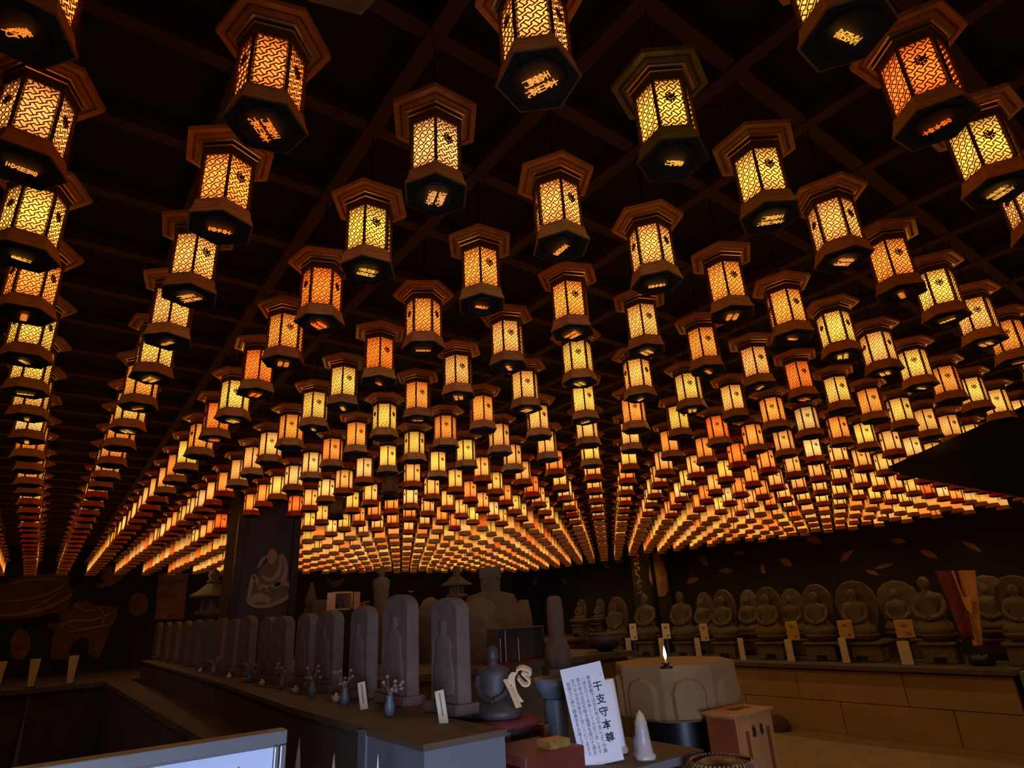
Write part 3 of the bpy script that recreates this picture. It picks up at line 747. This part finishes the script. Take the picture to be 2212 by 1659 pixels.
WN = ['below the lettered pillar', 'behind the candle flame', 'before the first haloed pair', 'before the second haloed pair', 'before the third haloed pair', 'left of the widest halo pair', 'before the darker broad statue']
GP = [(1370,1347,1383,15),(1441,1347,1380,17),(1524,1347,1385,17),(1716,1343,1383,24),(1831,1340,1380,28),(1959,1339,1378,34)]
GN = ['right of the lettered pillar', 'above the candle flame', 'before the first haloed pair', 'before the third haloed pair', 'before the widest haloed statue', 'before the darker broad statue']
for k, (px, y0) in enumerate(WP):
    plate(px, y0, 1408, 11+3*(k > 3)+8*(k > 5), M_board, 'narrow pale wooden plaque standing on the coping %s' % WN[k], 'plaque', 'pale plaques on the right platform')
for k, (px, y0, y1, wp) in enumerate(GP):
    plate(px, y0, y1, wp, M_gold, 'gold leaf name plate on the right platform %s' % GN[k], 'plate', 'gold plates before the statues', seal=True, name='gold_plate', x=XP+.2)
for n_, (x, y0) in enumerate(((78,1423),(161,1416),(4,1429))):
    p = on_y(x, y0, 9.3)
    t = empty('standing_tablet', (p.x, 9.3, H_AL), ('pale narrow tablet on the back ledge below the broad lotus', 'pale narrow tablet on the back ledge below the second lotus', 'pale narrow tablet at the left picture edge on the back ledge')[n_], 'tablet', 'pale tablets on the back ledge')
    b = MB(); h = p.z-H_AL; b.add([(-.028,0,0),(.028,0,0),(.05,0,h),(-.05,0,h),(-.028,.015,0),(.028,.015,0),(.05,.015,h),(-.05,.015,h)], [(0,1,2,3),(7,6,5,4),(0,4,5,1),(1,5,6,2),(2,6,7,3),(3,7,4,0)]); b.build('tablet', M_board, t)
    MB().box((-.05,-.01,-.0), (.05,.03,.012)).build('stand', M_black, t)

# red banner, gilt post and board near the right end of the platform
def quad_slab(name, pts, th, m, parent=None, **k):
    n = (Vector(pts[1])-Vector(pts[0])).cross(Vector(pts[2])-Vector(pts[0])).normalized()*th
    b = MB(); v = [Vector(p) for p in pts]; b.add(v+[q-n for q in v], [(0,1,2,3),(7,6,5,4),(0,4,5,1),(1,5,6,2),(2,6,7,3),(3,7,4,0)]); return b.build(name, m, parent, **k)
org = on_x(2095, 1392, 8.2); org.z = H_RP
t = empty('hanging_banner', org, 'dark red banner with gold edge and wooden board leaning beside the large seated figure', 'banner')
f = lambda x, y, X=8.2: on_x(x, y, X) - org
# folded cloth
b = MB(); N_ = 12
for r_ in range(9):
    v_ = r_/8
    for c_ in range(N_+1):
        u_ = c_/N_; xl = 2020+58*v_; xr = 2066+42*v_; p = f(xl+(xr-xl)*u_, 1234+146*v_); p.x += .018*math.sin(u_*9+v_*2); b.v.append(tuple(p))
for r_ in range(8):
    for c_ in range(N_):
        a = r_*(N_+1)+c_; b.f.append((a, a+1, a+N_+2, a+N_+1)); b.m.append(0); b.sm.append(True)
o = b.build('cloth', M_red, t); sd = o.modifiers.new('s', 'SOLIDIFY'); sd.thickness = .008
b = MB(); b.tube([f(2057,1232,8.17), f(2080,1290,8.17), f(2103,1352,8.17), f(2110,1392,8.17)], .012, 8); b.build('gilt_edge', M_gold, t)
quad_slab('gold_tassel', [f(2077,1290,8.165), f(2098,1288,8.165), f(2102,1326,8.165), f(2090,1318,8.165)], .01, M_gold, t)
quad_slab('wooden_board', [f(2072,1232,8.25), f(2107,1232,8.25), f(2124,1392,8.25), f(2104,1395,8.25)], .03, M_obox, t)
MB().lathe([(.10,0),(.12,.02),(.11,.10),(.06,.13)], 16, (.05,-.05,0)).build('dark_base', M_black, t)

# ------------------------------------------------------------------ things on the middle platform
def at_mp(px, yt, Y, zb=H_MP):
    p = on_y(px, yt, Y); return Vector((p.x, Y, zb)), p.z-zb
loc, h = at_mp(1128, 1240, 5.7) ; 
loc, h = at_mp(1196, 1287, 4.2, on_y(1196, 1447, 4.2).z)
t = empty('standing_stone', loc, 'tall rounded stone slab on a jar-shaped foot beside the candle rack', 'stone'); t.rotation_euler.z = math.radians(-30)
MB().loft([ering(0,0,z*h,rx,ry,24,2.6) for z, rx, ry in ((0,.07,.09),(.05,.09,.12),(.14,.10,.135),(.28,.10,.13),(.40,.07,.095),(.44,.065,.10),(.55,.065,.105),(.8,.065,.11),(.93,.06,.095),(.98,.05,.07),(1,.03,.03))]).build('stone', M_stele, t)
MB().box((-.10,-.13,-loc.z), (.10,.13,.012)).build('pedestal_block', M_stone, t)
loc, h = at_mp(1125, 1296, 5.9)
t = empty('standing_stone', loc, 'dim leaning pointed stone behind the candle rack', 'stone'); t.rotation_euler.z = .4
MB().loft([ering(.02*z*3,0,z*h,.07*(1-.5*z*z),.14*(1-.55*z*z),18) for z in (0,.2,.4,.6,.8,.92,1.0)]).build('stone', M_stone, t)
loc, h = at_mp(1036, 1290, 5.0)
t = empty('standing_stone', loc, 'broad olive round-shouldered stone below the bust-like statue, left of the candle rack', 'stone'); t.rotation_euler.z = math.radians(20)
MB().loft([ering(0,0,z*h,rx,ry,24,3) for z, rx, ry in ((0,.12,.16),(.3,.13,.17),(.6,.14,.17),(.8,.13,.155),(.92,.10,.11),(1,.03,.03))]).build('stone', M_stone, t)
loc, h = at_mp(1058, 1226, 5.5)
t = empty('stone_statue', loc, 'tall olive figure with a square headdress standing behind the round-shouldered stone', 'statue'); t.rotation_euler.z = math.radians(55)
b = MB(); P = [(0,.16,.24),(.2,.16,.24),(.45,.15,.22),(.60,.14,.22),(.68,.11,.19),(.72,.05,.08),(.76,.07,.08),(.82,.08,.085),(.87,.08,.085)]
b.loft([ering(0,0,z*h,rx*1.25,ry*1.25,22) for z, rx, ry in P]); b.build('figure', M_stone, t)
MB().box((-.09,-.115,.86*h), (.09,.115,h)).build('headdress', M_stone, t, bevel=.02)
def stone_lantern(px, yt, yb, Y, zb, label, m):
    p = on_y(px, yt, Y); pb = on_y(px, yb, Y); s = (p.z-pb.z)
    t = empty('stone_lantern', (p.x, Y, zb), label, 'stone lantern', None, .3)
    z = pb.z - zb
    MB().lathe([(.30*s,0),(.30*s,.05*s),(.13*s,.07*s),(.12*s,z-.02*s if z > .1 else .1)], 6).build('post', m, t)
    MB().lathe([(.12*s,0),(.36*s,.10*s),(.36*s,.15*s),(.24*s,.18*s)], 6, (0,0,z-.05*s)).build('middle_platform', m, t)
    b = MB(); 
    for k in range(6):
        a = PI/3*k; b.box((-.03*s,-.03*s,0), (.03*s,.03*s,.24*s), 0, Matrix.Translation((.20*s*math.cos(a), .20*s*math.sin(a), z+.13*s)) @ Matrix.Rotation(a, 4, 'Z'))
    b.lathe([(.14*s,.0),(.14*s,.24*s)], 6, (0,0,z+.13*s)); b.build('fire_box', m, t)
    MB().lathe([(.24*s,.36*s),(.50*s,.38*s),(.52*s,.42*s),(.34*s,.52*s),(.16*s,.66*s),(.12*s,.68*s)], 6, (0,0,z), smooth=False).build('roof', m, t)
    MB().lathe([(.10*s,.67*s),(.15*s,.72*s),(.09*s,.77*s),(.13*s,.84*s),(.11*s,.93*s),(.01*s,1.0*s)], 16, (0,0,z)).build('finial', m, t)
stone_lantern(465, 1228, 1330, 8.6, H_AL, 'stone lantern with a hexagonal roof standing at the far end of the island', M_stone)
stone_lantern(985, 1222, 1292, 6.4, H_MP, 'small stone lantern with a mushroom cap behind the largest slab', M_stone)
loc, h = at_mp(825, 1222, 6.4)
t = empty('stone_statue', loc, 'dim slender stone figure with a tall topknot rising behind the third slab', 'statue', rz=math.radians(60)); standing(MB(), h*.62).build('figure', M_stone, t).location = (0,0,h*.38)
MB().box((-.20,-.24,0), (.20,.24,h*.39)).build('pedestal_block', M_stone, t, bevel=.02)
loc, h = at_mp(690, 1296, 6.0)
t = empty('standing_stone', loc, 'squat square-topped stone between the monk pillar and the gold shrine', 'stone'); MB().box((-.10,-.08,0), (.10,.08,h)).build('stone', M_stone, t, bevel=.03)
loc, h = at_mp(674, 1258, 6.7)
t = empty('standing_stone', loc, 'slim pointed stone beside the right edge of the monk pillar', 'stone'); MB().lathe([(.09,0),(.09,.55*h),(.05,.7*h),(.06,.8*h),(.01,h)], 12).build('stone', M_stone, t)
for k, (px, yt, Y, lab) in enumerate(((862,1292,5.2,'dim round stone behind the second nearest slab'), (930,1290,5.6,'dim round stone behind the largest slab'), (780,1302,5.3,'low dim stone right of the gold shrine'))):
    loc, h = at_mp(px, yt, Y); t = empty('standing_stone', loc, lab, 'stone')
    MB().loft([ering(0,0,z*h,rx,ry,20) for z, rx, ry in ((0,.12,.16),(.5,.12,.16),(.8,.11,.14),(.95,.07,.09),(1,.02,.02))]).build('stone', M_stone, t)
# gold shrine
Yg = 4.7; p0 = on_y(705,1318,Yg); p1_ = on_y(772,1276,Yg); hs = p1_.z-p0.z; ws = (on_y(772,1300,Yg)-on_y(703,1300,Yg)).x
c = on_y(738,1318,Yg); zb = c.z
sh = empty('gold_shrine', (c.x, Yg, H_MP), 'small gilded shrine with open doors on a dark stand behind the slabs', 'shrine')
z = zb - H_MP
MB().box((-.09,-.05,0), (.09,.09,z)).build('stand', M_black, sh)
MB().box((-ws*.27,.06,z), (ws*.27,.08,z+hs)).build('back_panel', M_redbox, sh)
MB().box((-ws*.30,-.02,z+hs*.9), (ws*.30,.09,z+hs)).build('roof', M_gold, sh); MB().box((-ws*.30,-.02,z), (ws*.30,.09,z+.012)).build('floor_board', M_gold, sh)
for s in (-1, 1):
    MB().box((-ws*.12,-.004,0), (ws*.12,.004,hs*.95), 0, Matrix.Translation((s*ws*.40,-.045,z)) @ Matrix.Rotation(s*.45, 4, 'Z')).build('door', M_obox, sh)
    MB().box((s*ws*.28-.008,-.02,z), (s*ws*.28+.008,.07,z+hs*.9)).build('side_post', M_gold, sh)
o = seated(MB(), hs*.62).build('figurine', M_bronze, sh); o.location = (0,.03,z+.015); o.rotation_euler.z = PI/2
# gilt flowers
for k, (px, py, Y) in enumerate(((888,1280,4.6),(884,1308,4.75),(792,1303,4.6))):
    p = on_y(px, py, Y); t = empty('gilt_flower', (p.x, Y, H_MP), ('upper gilt flower ornament on a thin stem behind the second slab', 'lower gilt flower ornament on a thin stem behind the second slab', 'small gilt flower ornament beside the gold shrine')[k], 'ornament', 'gilt flower ornaments')
    hh = p.z-H_MP; MB().tube([(0,0,0),(0,.005,hh)], .004, 6).build('stem', M_black, t)
    b = MB()
    for q in range(7):
        a = 2*PI*q/7; b.loft([ering(.018*math.cos(a)*u, .018*math.sin(a)*u, hh+.012*u, .010*(1-abs(u-.6)), .010*(1-abs(u-.6)), 8) for u in (.1,.5,.9,1.3)])
    b.build('blossom', M_gold, t)
# candle rack
Yc = 4.58; a = on_y(1072,1405,Yc); c_ = on_y(1172,1405,Yc); tz = on_y(1120,1357,Yc).z
t = empty('candle_rack', ((a.x+c_.x)/2, Yc, H_MP), 'dark open-fronted candle rack with thin candles on the stone platform', 'candle rack')
W2 = (c_.x-a.x)/2; hh = max(.1, tz-H_MP)
MB().box((-W2,.10,0), (W2,.12,hh)).build('back_panel', M_platf, t); MB().box((-W2,-.03,0), (W2,.12,.012)).build('tray', M_redbox, t); MB().box((-W2,-.03,hh), (W2,.12,hh+.008)).build('top_board', M_tan, t)
for s in (-1, 1): MB().box((s*W2-.006,-.03,.012), (s*W2+.006,.12,hh)).build('side_panel', M_platf, t)
for px, yt in ((1083,1380),(1093,1352),(1122,1378)):
    p = on_y(px, yt, Yc); MB().lathe([(.0055,.012),(.0055,max(.05, min(hh-.01, p.z-H_MP))),(.001,max(.055, min(hh-.005, p.z-H_MP+.005)))], 8, (p.x-t.location.x, .02, 0)).build('candle', M_board, t)
MB().box((-W2-.12,-.06,0), (-W2-.02,.03,.03)).build('red_cloth', M_red, t)
p = on_y(1330, 1395, 4.6)
t = empty('bronze_censer', (p.x, 4.75, H_MP), 'dark round bronze incense burner behind the white sign', 'incense burner')
MB().lathe([(.05,0),(.10,.02),(.17,.07),(.18,.13),(.155,.15),(.17,.165),(.15,.17),(.14,.14),(.001,.13)], 28).build('bowl', M_bronze, t)
for s in (-1, 1): MB().tube([(s*.15,0,.13),(s*.21,0,.17),(s*.20,0,.22),(s*.15,0,.19)], .012, 8).build('handle', M_bronze, t)

# ------------------------------------------------------------------ foreground group
# red lacquer box with striped stand, cushion and seated figure
rb = empty('red_box', (1.225, 1.61, 0), 'red lacquered box on a dark stand right of the grey plinth', 'box')
MB().box((-.095,-.10,0), (.10,.10,EYE-.52)).build('stand', M_black, rb); MB().box((-.105,-.11,EYE-.52), (.11,.10,EYE-.365)).build('box', M_redbox, rb, bevel=.004)
MB().box((-.106,-.085,EYE-.5), (-.1045,.085,EYE-.39)).build('dark_side', M_black, rb)
MB().box((.0,-.09,EYE-.365), (.075,-.03,EYE-.345)).build('gold_lid', M_gold, rb)
sd_ = empty('striped_stand', (1.345, 1.93, 0), 'low stand draped with red, white and green striped cloth under the seated figure', 'stand')
MB().box((-.105,-.07,0), (.14,.16,EYE-.365)).build('stand', M_black, sd_)
cols_ = [M_leaf, M_white, M_red, M_paper, M_blue, M_white, M_red, M_leaf, M_paper, M_redbox]
b = MB(); n = 20
for k in range(n):
    x0, x1 = -.125+.27*k/n, -.125+.27*(k+1)/n; y0 = -.082+.003*math.sin(k*1.7); y1 = -.082+.003*math.sin((k+1)*1.7); za, zb = EYE-.425, EYE-.366
    b.add([(x0,y0,za),(x1,y1,za),(x1,y1,zb),(x0,y0,zb),(x0,y0+.006,za),(x1,y1+.006,za),(x1,y1+.006,zb),(x0,y0+.006,zb)], [(0,1,2,3),(7,6,5,4),(0,4,5,1),(3,2,6,7)], (k//2) % 6)
b.build('striped_cloth', [M_leaf, M_kerb, M_red, M_rope, M_platf, M_kerb], sd_)
ZC = EYE-.362
cu = empty('red_cushion', (1.345, 1.925, ZC), 'round dark red cushion under the seated figure', 'cushion')
MB().loft([ering(0,0,z,r,r*.95,28,2.2) for z, r in ((0,.10),(.004,.125),(.014,.137),(.024,.132),(.030,.10))]).build('cushion', M_red, cu)
fg = empty('robed_figure', (1.325, 1.935, ZC+.032), 'seated robed wooden figure with a cream stole on a red cushion', 'statue', None, math.radians(-5))
o = seated(MB(), .225, depth=1.0, knot=False).build('body', M_bronze, fg); o.rotation_euler.z = math.radians(52)
b = MB()
for off in (0,):
    pts = [(.018,-.052,.118),(.030,-.066,.085),(.040,-.074,.055),(.046,-.082,.030)]
    for q in range(3):
        p, r_ = Vector(pts[q]), Vector(pts[q+1]); w0 = Vector((.014,.006,0))
        b.add([p-w0, p+w0, r_+w0, r_-w0], [(0,1,2,3)])
o = b.build('stole', M_cream, fg); s2 = o.modifiers.new('s','SOLIDIFY'); s2.thickness = .004
# looped cream cloth band (rolled end) on the shoulder
def band(pts, wd, th, m, name, parent):
    P = [Vector(p) for p in pts]
    for _ in range(2):
        Q = [P[0]]
        for u, v in zip(P, P[1:]): Q += [u*.75+v*.25, u*.25+v*.75]
        P = Q + [P[-1]]
    b = MB(); vs = []
    for k, p in enumerate(P):
        tg = (P[min(k+1,len(P)-1)]-P[max(k-1,0)]).normalized(); nn = tg.cross(Vector(wd)).normalized()*th; ww = Vector(wd)
        vs += [p-ww-nn, p+ww-nn, p+ww+nn, p-ww+nn]
    fs = [(0,1,2,3)[::-1]]
    for k in range(len(P)-1):
        for q in range(4): fs.append((4*k+q, 4*k+(q+1) % 4, 4*k+4+(q+1) % 4, 4*k+4+q))
    fs.append(tuple(4*(len(P)-1)+q for q in range(4))); b.add(vs, fs, 0, False); return b.build(name, m, parent, bevel=.001)
D0 = 2.08
lw = at_d(1145, 1460, D0) - fg.location
R3 = Matrix.Rotation(math.radians(5), 4, 'Z')
def L3(x, y, d=D0): return R3 @ (at_d(x, y, d) - fg.location)
band([L3(1116,1447), L3(1124,1441), L3(1136,1443), L3(1147,1449), L3(1146,1456), L3(1134,1452), L3(1126,1451), L3(1137,1461), L3(1146,1470), L3(1141,1478), L3(1132,1479), L3(1124,1470), L3(1119,1462)], FWD*.012, .0035, M_cream, 'looped_band', fg)
band([L3(1112,1452), L3(1104,1462), L3(1106,1482), L3(1112,1500), L3(1124,1516)], (RGT*.012), .003, M_cream, 'stole_fold', fg)

# basin on a column
bs = empty('water_basin', (1.60, 1.935, 0), 'blue-grey basin on a round column between the seated figure and the white sign', 'basin')
MB().lathe([(.062,0),(.062,.05),(.044,.07),(.040,EYE-.42),(.043,EYE-.33),(.040,EYE-.305)], 28).build('column', M_blue, bs)
MB().lathe([(.035,EYE-.305),(.055,EYE-.295),(.075,EYE-.262),(.080,EYE-.235),(.073,EYE-.232),(.066,EYE-.25),(.001,EYE-.262)], 32).build('bowl', M_blue, bs)

# altar table
TZ = EYE-.45
tb = empty('altar_table', (1.55, 1.75, 0), 'dark low altar table holding the white sign and white figurine', 'table')
TBX0, TBX1, TBY0, TBY1 = -.12, .29, -.265, .10
MB().box((TBX0,TBY0,TZ-.03), (TBX1,TBY1,TZ)).build('tabletop', M_tan, tb, bevel=.004)
MB().box((TBX0,TBY0-.004,TZ-.024), (TBX1,TBY0-.0005,TZ-.003)).build('metal_edge', M_alu, tb)
for sx in (TBX0+.03, TBX1-.03):
    for sy in (TBY0+.03, TBY1-.03): MB().box((sx-.015,sy-.015,0), (sx+.015,sy+.015,TZ-.03)).build('leg', M_black, tb)

# white sign with brush writing
c0, c1, c2, c3 = at_d(1218,1442,1.93), at_d(1303,1430,1.93), at_d(1350,1640,1.86), at_d(1256,1662,1.86)
org = (c2+c3)/2
sg = empty('white_sign', org, 'white leaning card with black brush writing, standing at the front of the altar table', 'sign')
ex = (c2-c3); ex.normalize(); ey = ((c0+c1)/2-(c2+c3)/2); HSG = ey.length; ey.normalize(); ez = ex.cross(ey).normalized(); ey = ez.cross(ex).normalized()
WSG = ((c2-c3).length+(c1-c0).length)/2
MS = Matrix((ex, ey, ez)).transposed().to_4x4(); sg.matrix_world = Matrix.Translation(org) @ MS
sk = (c1-c0).normalized().dot(ey)
MB().box((-WSG/2, 0, -.003), (WSG/2, HSG, 0)).build('card', M_paper, sg)
def write(body, x, y, size, m, parent, sp=.86, z=.0006, rot=0, weight=0.0):
    me = text_mesh('writing', body, size, m, .0002, sp, weight=weight); o = put('writing', me, parent); o.location = (x, y, z); o.rotation_euler.z = rot; return o
write('\n'.join('干支守本尊'), WSG*.30, HSG*.49, .0305, M_ink, sg, 1.22, weight=.0006)
SM = ['真言密教では生れ年の干支により', '八佛を守り本尊としてお祀りし', '其の年の災厄を除き福徳を授けて', '下さると信じられております', '御縁日に参り御真言をお唱え', '大聖院 合掌']
SM = ['真言密教では生れ年の干支により守護', '八佛を守り本尊としてお祀り致します', '其の年の災厄を除き福徳を授けて頂き', '家内安全身体健全と信じられて居ます', '御縁日に参り御真言をお唱え下さい']
for k, tx in enumerate(SM):
    write('\n'.join(tx), WSG*(.125-.125*k), HSG*.49, .0135, M_ink2 if k % 2 else M_ink, sg, .98)
write('\n'.join('えと'), WSG*.435, HSG*.83, .006, M_ink2, sg, 3.5)
MB().box((-.02,.0,-.045), (.02,HSG*.5,-.004)).build('rear_prop', M_black, sg)
# pale card roll behind the sign and a white figurine
t = empty('paper_scroll', at_d(1338, 1618, 2.0), 'upright pale rolled card close behind the right side of the white sign', 'scroll'); t.location.z = TZ
t.rotation_euler = (math.radians(-4), math.radians(-3), 0)
MB().lathe([(.020,0),(.024,.004),(.024,.22),(.020,.222)], 20).build('roll', M_paper, t)
MB().lathe([(.030,0),(.032,.008),(.025,.02)], 20).build('foot', M_white, t)
t = empty('white_figurine', at_d(1391, 1622, 1.92), 'small white and pink pointed figurine on the altar table right of the sign', 'figurine', None, math.radians(-35)); t.location.z = TZ
MB().loft([ering(0,0,z,rx,ry,22,p_) for z, rx, ry, p_ in ((0,.032,.040,3),(.010,.034,.042,3),(.016,.028,.034,2.4),(.05,.024,.028,2.2),(.08,.021,.024,2),(.105,.017,.019,2),(.118,.008,.009,2),(.130,.001,.001,2))]).build('body', M_white, t)
MB().lathe([(.002,0),(.012,.004),(.012,.03),(.006,.044),(.001,.046)], 14, (-.021,0,.018)).build('dark_niche', M_ink2, t)
MB().lathe([(.016,0),(.020,.015),(.012,.04),(.001,.052)], 14, (0,0,.083)).build('pink_hood', M_board, t)

# stone block with carved lotus panels and the lit candle
sb = empty('lotus_stone_block', (2.94, 2.50, 0), 'octagonal olive stone block with carved lotus petal panels carrying a lit candle', 'stone block')
ZB0, ZB1 = EYE-.565, EYE-.30
R8 = .335
def oct_ring(r, z): return [(r*math.cos(PI/8+PI/4*k+.12), r*math.sin(PI/8+PI/4*k+.12), z) for k in range(8)]
MB().loft([oct_ring(R8*.9, ZB0), oct_ring(R8*.98, ZB0+.02), oct_ring(R8, ZB1-.02), oct_ring(R8*.985, ZB1)], 0, False).build('block', M_ashlar, sb, bevel=.008)
MB().lathe([(.20,0),(.20,ZB0)], 8, rot=PI/8+.12).build('plinth', M_black, sb)
for k in range(8):
    a = PI/4*k + .12 + PI/4; ap = R8*math.cos(PI/8)
    Mk = Matrix.Rotation(a-PI/4, 4, 'Z') @ Matrix.Translation((ap-.006, 0, 0))
    pts = [(-.085, ZB0+.01), (.085, ZB0+.01), (.092, ZB0+.14), (.07, ZB0+.19), (.0, ZB0+.215), (-.07, ZB0+.19), (-.092, ZB0+.14)]
    b = MB(); n = len(pts)
    vs = [Mk @ Vector((0, y, z)) for y, z in pts] + [Mk @ Vector((.028, y*.84, ZB0+.02+(z-ZB0-.01)*.88)) for y, z in pts]
    b.add(vs, [tuple(range(n, 2*n))] + [(q, (q+1) % n, n+(q+1) % n, n+q) for q in range(n)]); b.build('lotus_panel', M_ashlar, sb, bevel=.003)
cp = on_z(1440, 1444, -0.30+EYE)
cd = empty('candle_holder', (cp.x, cp.y, ZB1), 'burning candle in a small dark holder on the stone block', 'candle')
MB().lathe([(.030,0),(.034,.004),(.030,.012),(.012,.014),(.012,.020),(.024,.022),(.024,.026),(.004,.027)], 24).build('holder', M_black, cd)
MB().lathe([(.006,.026),(.006,.040),(.001,.041)], 12).build('candle', M_cream, cd)
fm = MB().lathe([(.001,.041),(.0055,.050),(.0078,.062),(.0062,.078),(.0030,.092),(.0004,.104)], 16, wob=lambda a, z: .05*math.sin(a+z*60)).build('flame', M_flame, cd)
MB().box((-.0006,-.0006,.040), (.0006,.0006,.052)).build('wick', M_ink, cd)

# offertory box
ob = empty('offertory_box', (2.85, 2.055, 0), 'orange wooden offertory box with slatted front and two black characters', 'offertory box')
OZ = EYE-.50
MB().box((-.145,-.085,0), (.145,.085,OZ-.01)).build('body', M_obox, ob, bevel=.004)
MB().box((-.147,-.080,.05), (-.1455,.080,OZ-.02)).build('side_panel', M_oboxs, ob)
MB().box((-.155,-.095,OZ-.012), (.155,.095,OZ+.002)).build('lid_frame', M_obox, ob, bevel=.003)
MB().box((-.05,-.02,OZ+.001), (.09,.03,OZ+.004)).build('coin_slot', M_black, ob)
for x in (-.075, .095):
    MB().box((x-.012,-.0885,0), (x+.012,-.0855,OZ-.075)).build('dark_slat', M_oboxs, ob)
b = MB(); b.box((-.142,-.092,0), (-.118,-.085,OZ-.012)); b.build('corner_post', M_obox, ob)
for k, ch in enumerate('納奉'):
    me = text_mesh('writing', ch, .042, M_ink, .001, weight=.0008); o = put('writing', me, ob); o.location = (-.02+.062*k, -.0875, OZ-.085); o.rotation_euler.x = PI/2; o.scale = (.62, 1.25, 1)

# rope-rimmed drum below the table edge
rd = empty('rope_ring_cushion', (1.75, 1.352, 0), 'dark round cushion with a twisted rope rim at the bottom edge of the photo', 'cushion')
RZ = EYE-.452
MB().lathe([(.085,0),(.09,.02),(.095,RZ-.03),(.085,RZ-.01),(.05,RZ+.004),(.001,RZ+.006)], 32).build('drum', M_black, rd)
b = MB()
for k in range(44):
    a = 2*PI*k/44; a2 = a+.16
    b.tube([(.088*math.cos(a), .088*math.sin(a), RZ-.024), (.104*math.cos((a+a2)/2), .104*math.sin((a+a2)/2), RZ-.012), (.088*math.cos(a2), .088*math.sin(a2), RZ+.002)], .0042, 6)
b.build('rope_rim', M_rope, rd)

# notice board at the lower left
YB = 1.0
t = empty('notice_board', (.10, YB, 0), 'aluminium framed notice board with pale blue sheet at the lower left corner', 'notice board')
xr, xl2 = .2185, -.34
zt = on_y(617,1575,YB).z
MB().box((xl2,0,.45), (xr,.022,zt)).build('backing', M_alu, t)
fr = MB(); fr.box((xl2,-.008,zt-.0175), (xr,0,zt)); fr.box((xr-.0165,-.008,.45), (xr-.010,0,zt-.0185)); fr.box((xr-.0085,-.008,.45), (xr,0,zt-.0185)); fr.box((xl2,-.008,.45), (xl2+.018,0,zt-.0185)); fr.box((xl2,-.008,.45), (xr,0,.468))
fr.build('frame', M_alu, t, bevel=.0015)
MB().box((xl2+.018,-.003,.468), (xr-.017,-.0008,zt-.020)).build('sheet', M_sheet, t)
me = text_mesh('writing', '作 古 法', .030, M_ink2, .0003); o = put('writing', me, t); o.location = (.128, -.0042, zt-.050); o.rotation_euler.x = PI/2
me = text_mesh('writing', '作古法', .025, M_ink2, .0003); o.data = me
for sx in (xl2+.04, xr-.03): MB().box((sx-.012,.005,0), (sx+.012,.030,.46)).build('leg', M_alu, t)

# pointed pickets of the low barrier before the island
for k, (px, py) in enumerate(((647,1594),(722,1627),(817,1628),(62,1500))):
    if k == 3:
        p = on_y(62, 1502, 5.0); r_, nm, lb = .09, 'dark_cone', 'tall dark pointed cone standing in front of the back platform at left'
        t = empty(nm, (p.x, 5.0, 0), lb, 'cone'); MB().lathe([(r_*1.6,0),(r_*1.6,.02),(r_,.022),(.004,p.z-.01),(.001,p.z)], 20).build('cone', M_black, t); continue
    p = on_y(px, py, 1.35)
    t = empty('pointed_picket', (p.x, 1.35, 0), ('left of the three thin pointed pickets before the island', 'middle of the three thin pointed pickets before the island', 'right one of the pickets, close to the grey plinth')[k], 'picket', 'thin pointed pickets')
    MB().lathe([(.014,0),(.011,p.z-.12),(.0045,p.z-.035),(.0005,p.z)], 10).build('picket', M_rope if k < 2 else M_alu, t)

# solid dark lump for the right platform's drain hole, and pier at its end
p = on_x(1697, 1568, XP-.0)
t = tag(MB().lathe([(.16,0),(.17,.05),(.14,.12),(.08,.16),(.01,.17)], 24, (XP-.20, p.y, 0)).build('drain_lump', M_platf), 'dark rounded boulder at the foot of the right platform beside the offertory box', 'drainhole')
t = tag(MB().box((XP-.02, 1.6, 0), (XW-.02, 2.385, H_RP-.02)).build('grey_pier', M_grey), 'grey block closing the near end of the right platform at the picture edge', 'block')

# dark eave of the shrine roof jutting in from the right
P0 = on_z(1926, 1005, EYE+.65); Bv = on_z(2212, 876, EYE+.93)
A_ = P0 + Vector((2.9, -.02, 0)); B2 = P0 + (Bv-P0)*1.9; C_ = B2 + (A_-P0)
t = empty('shrine_roof', (P0.x+1.9, 1.0, 0), 'black shrine roof eave jutting in from the right under the lanterns', 'roof')
o_ = t.location.copy()
quad_slab('roof_slope', [P0-o_, A_-o_, C_-o_, B2-o_], -.07, M_black, t)
quad_slab('fascia', [P0-o_+Vector((0,0,-.03)), A_-o_+Vector((0,0,-.03)), A_-o_+Vector((0,.0,.0)), P0-o_], .02, M_black, t)
MB().box((.9,-.15,0), (1.05,0,P0.z+.1)).build('post', M_black, t)
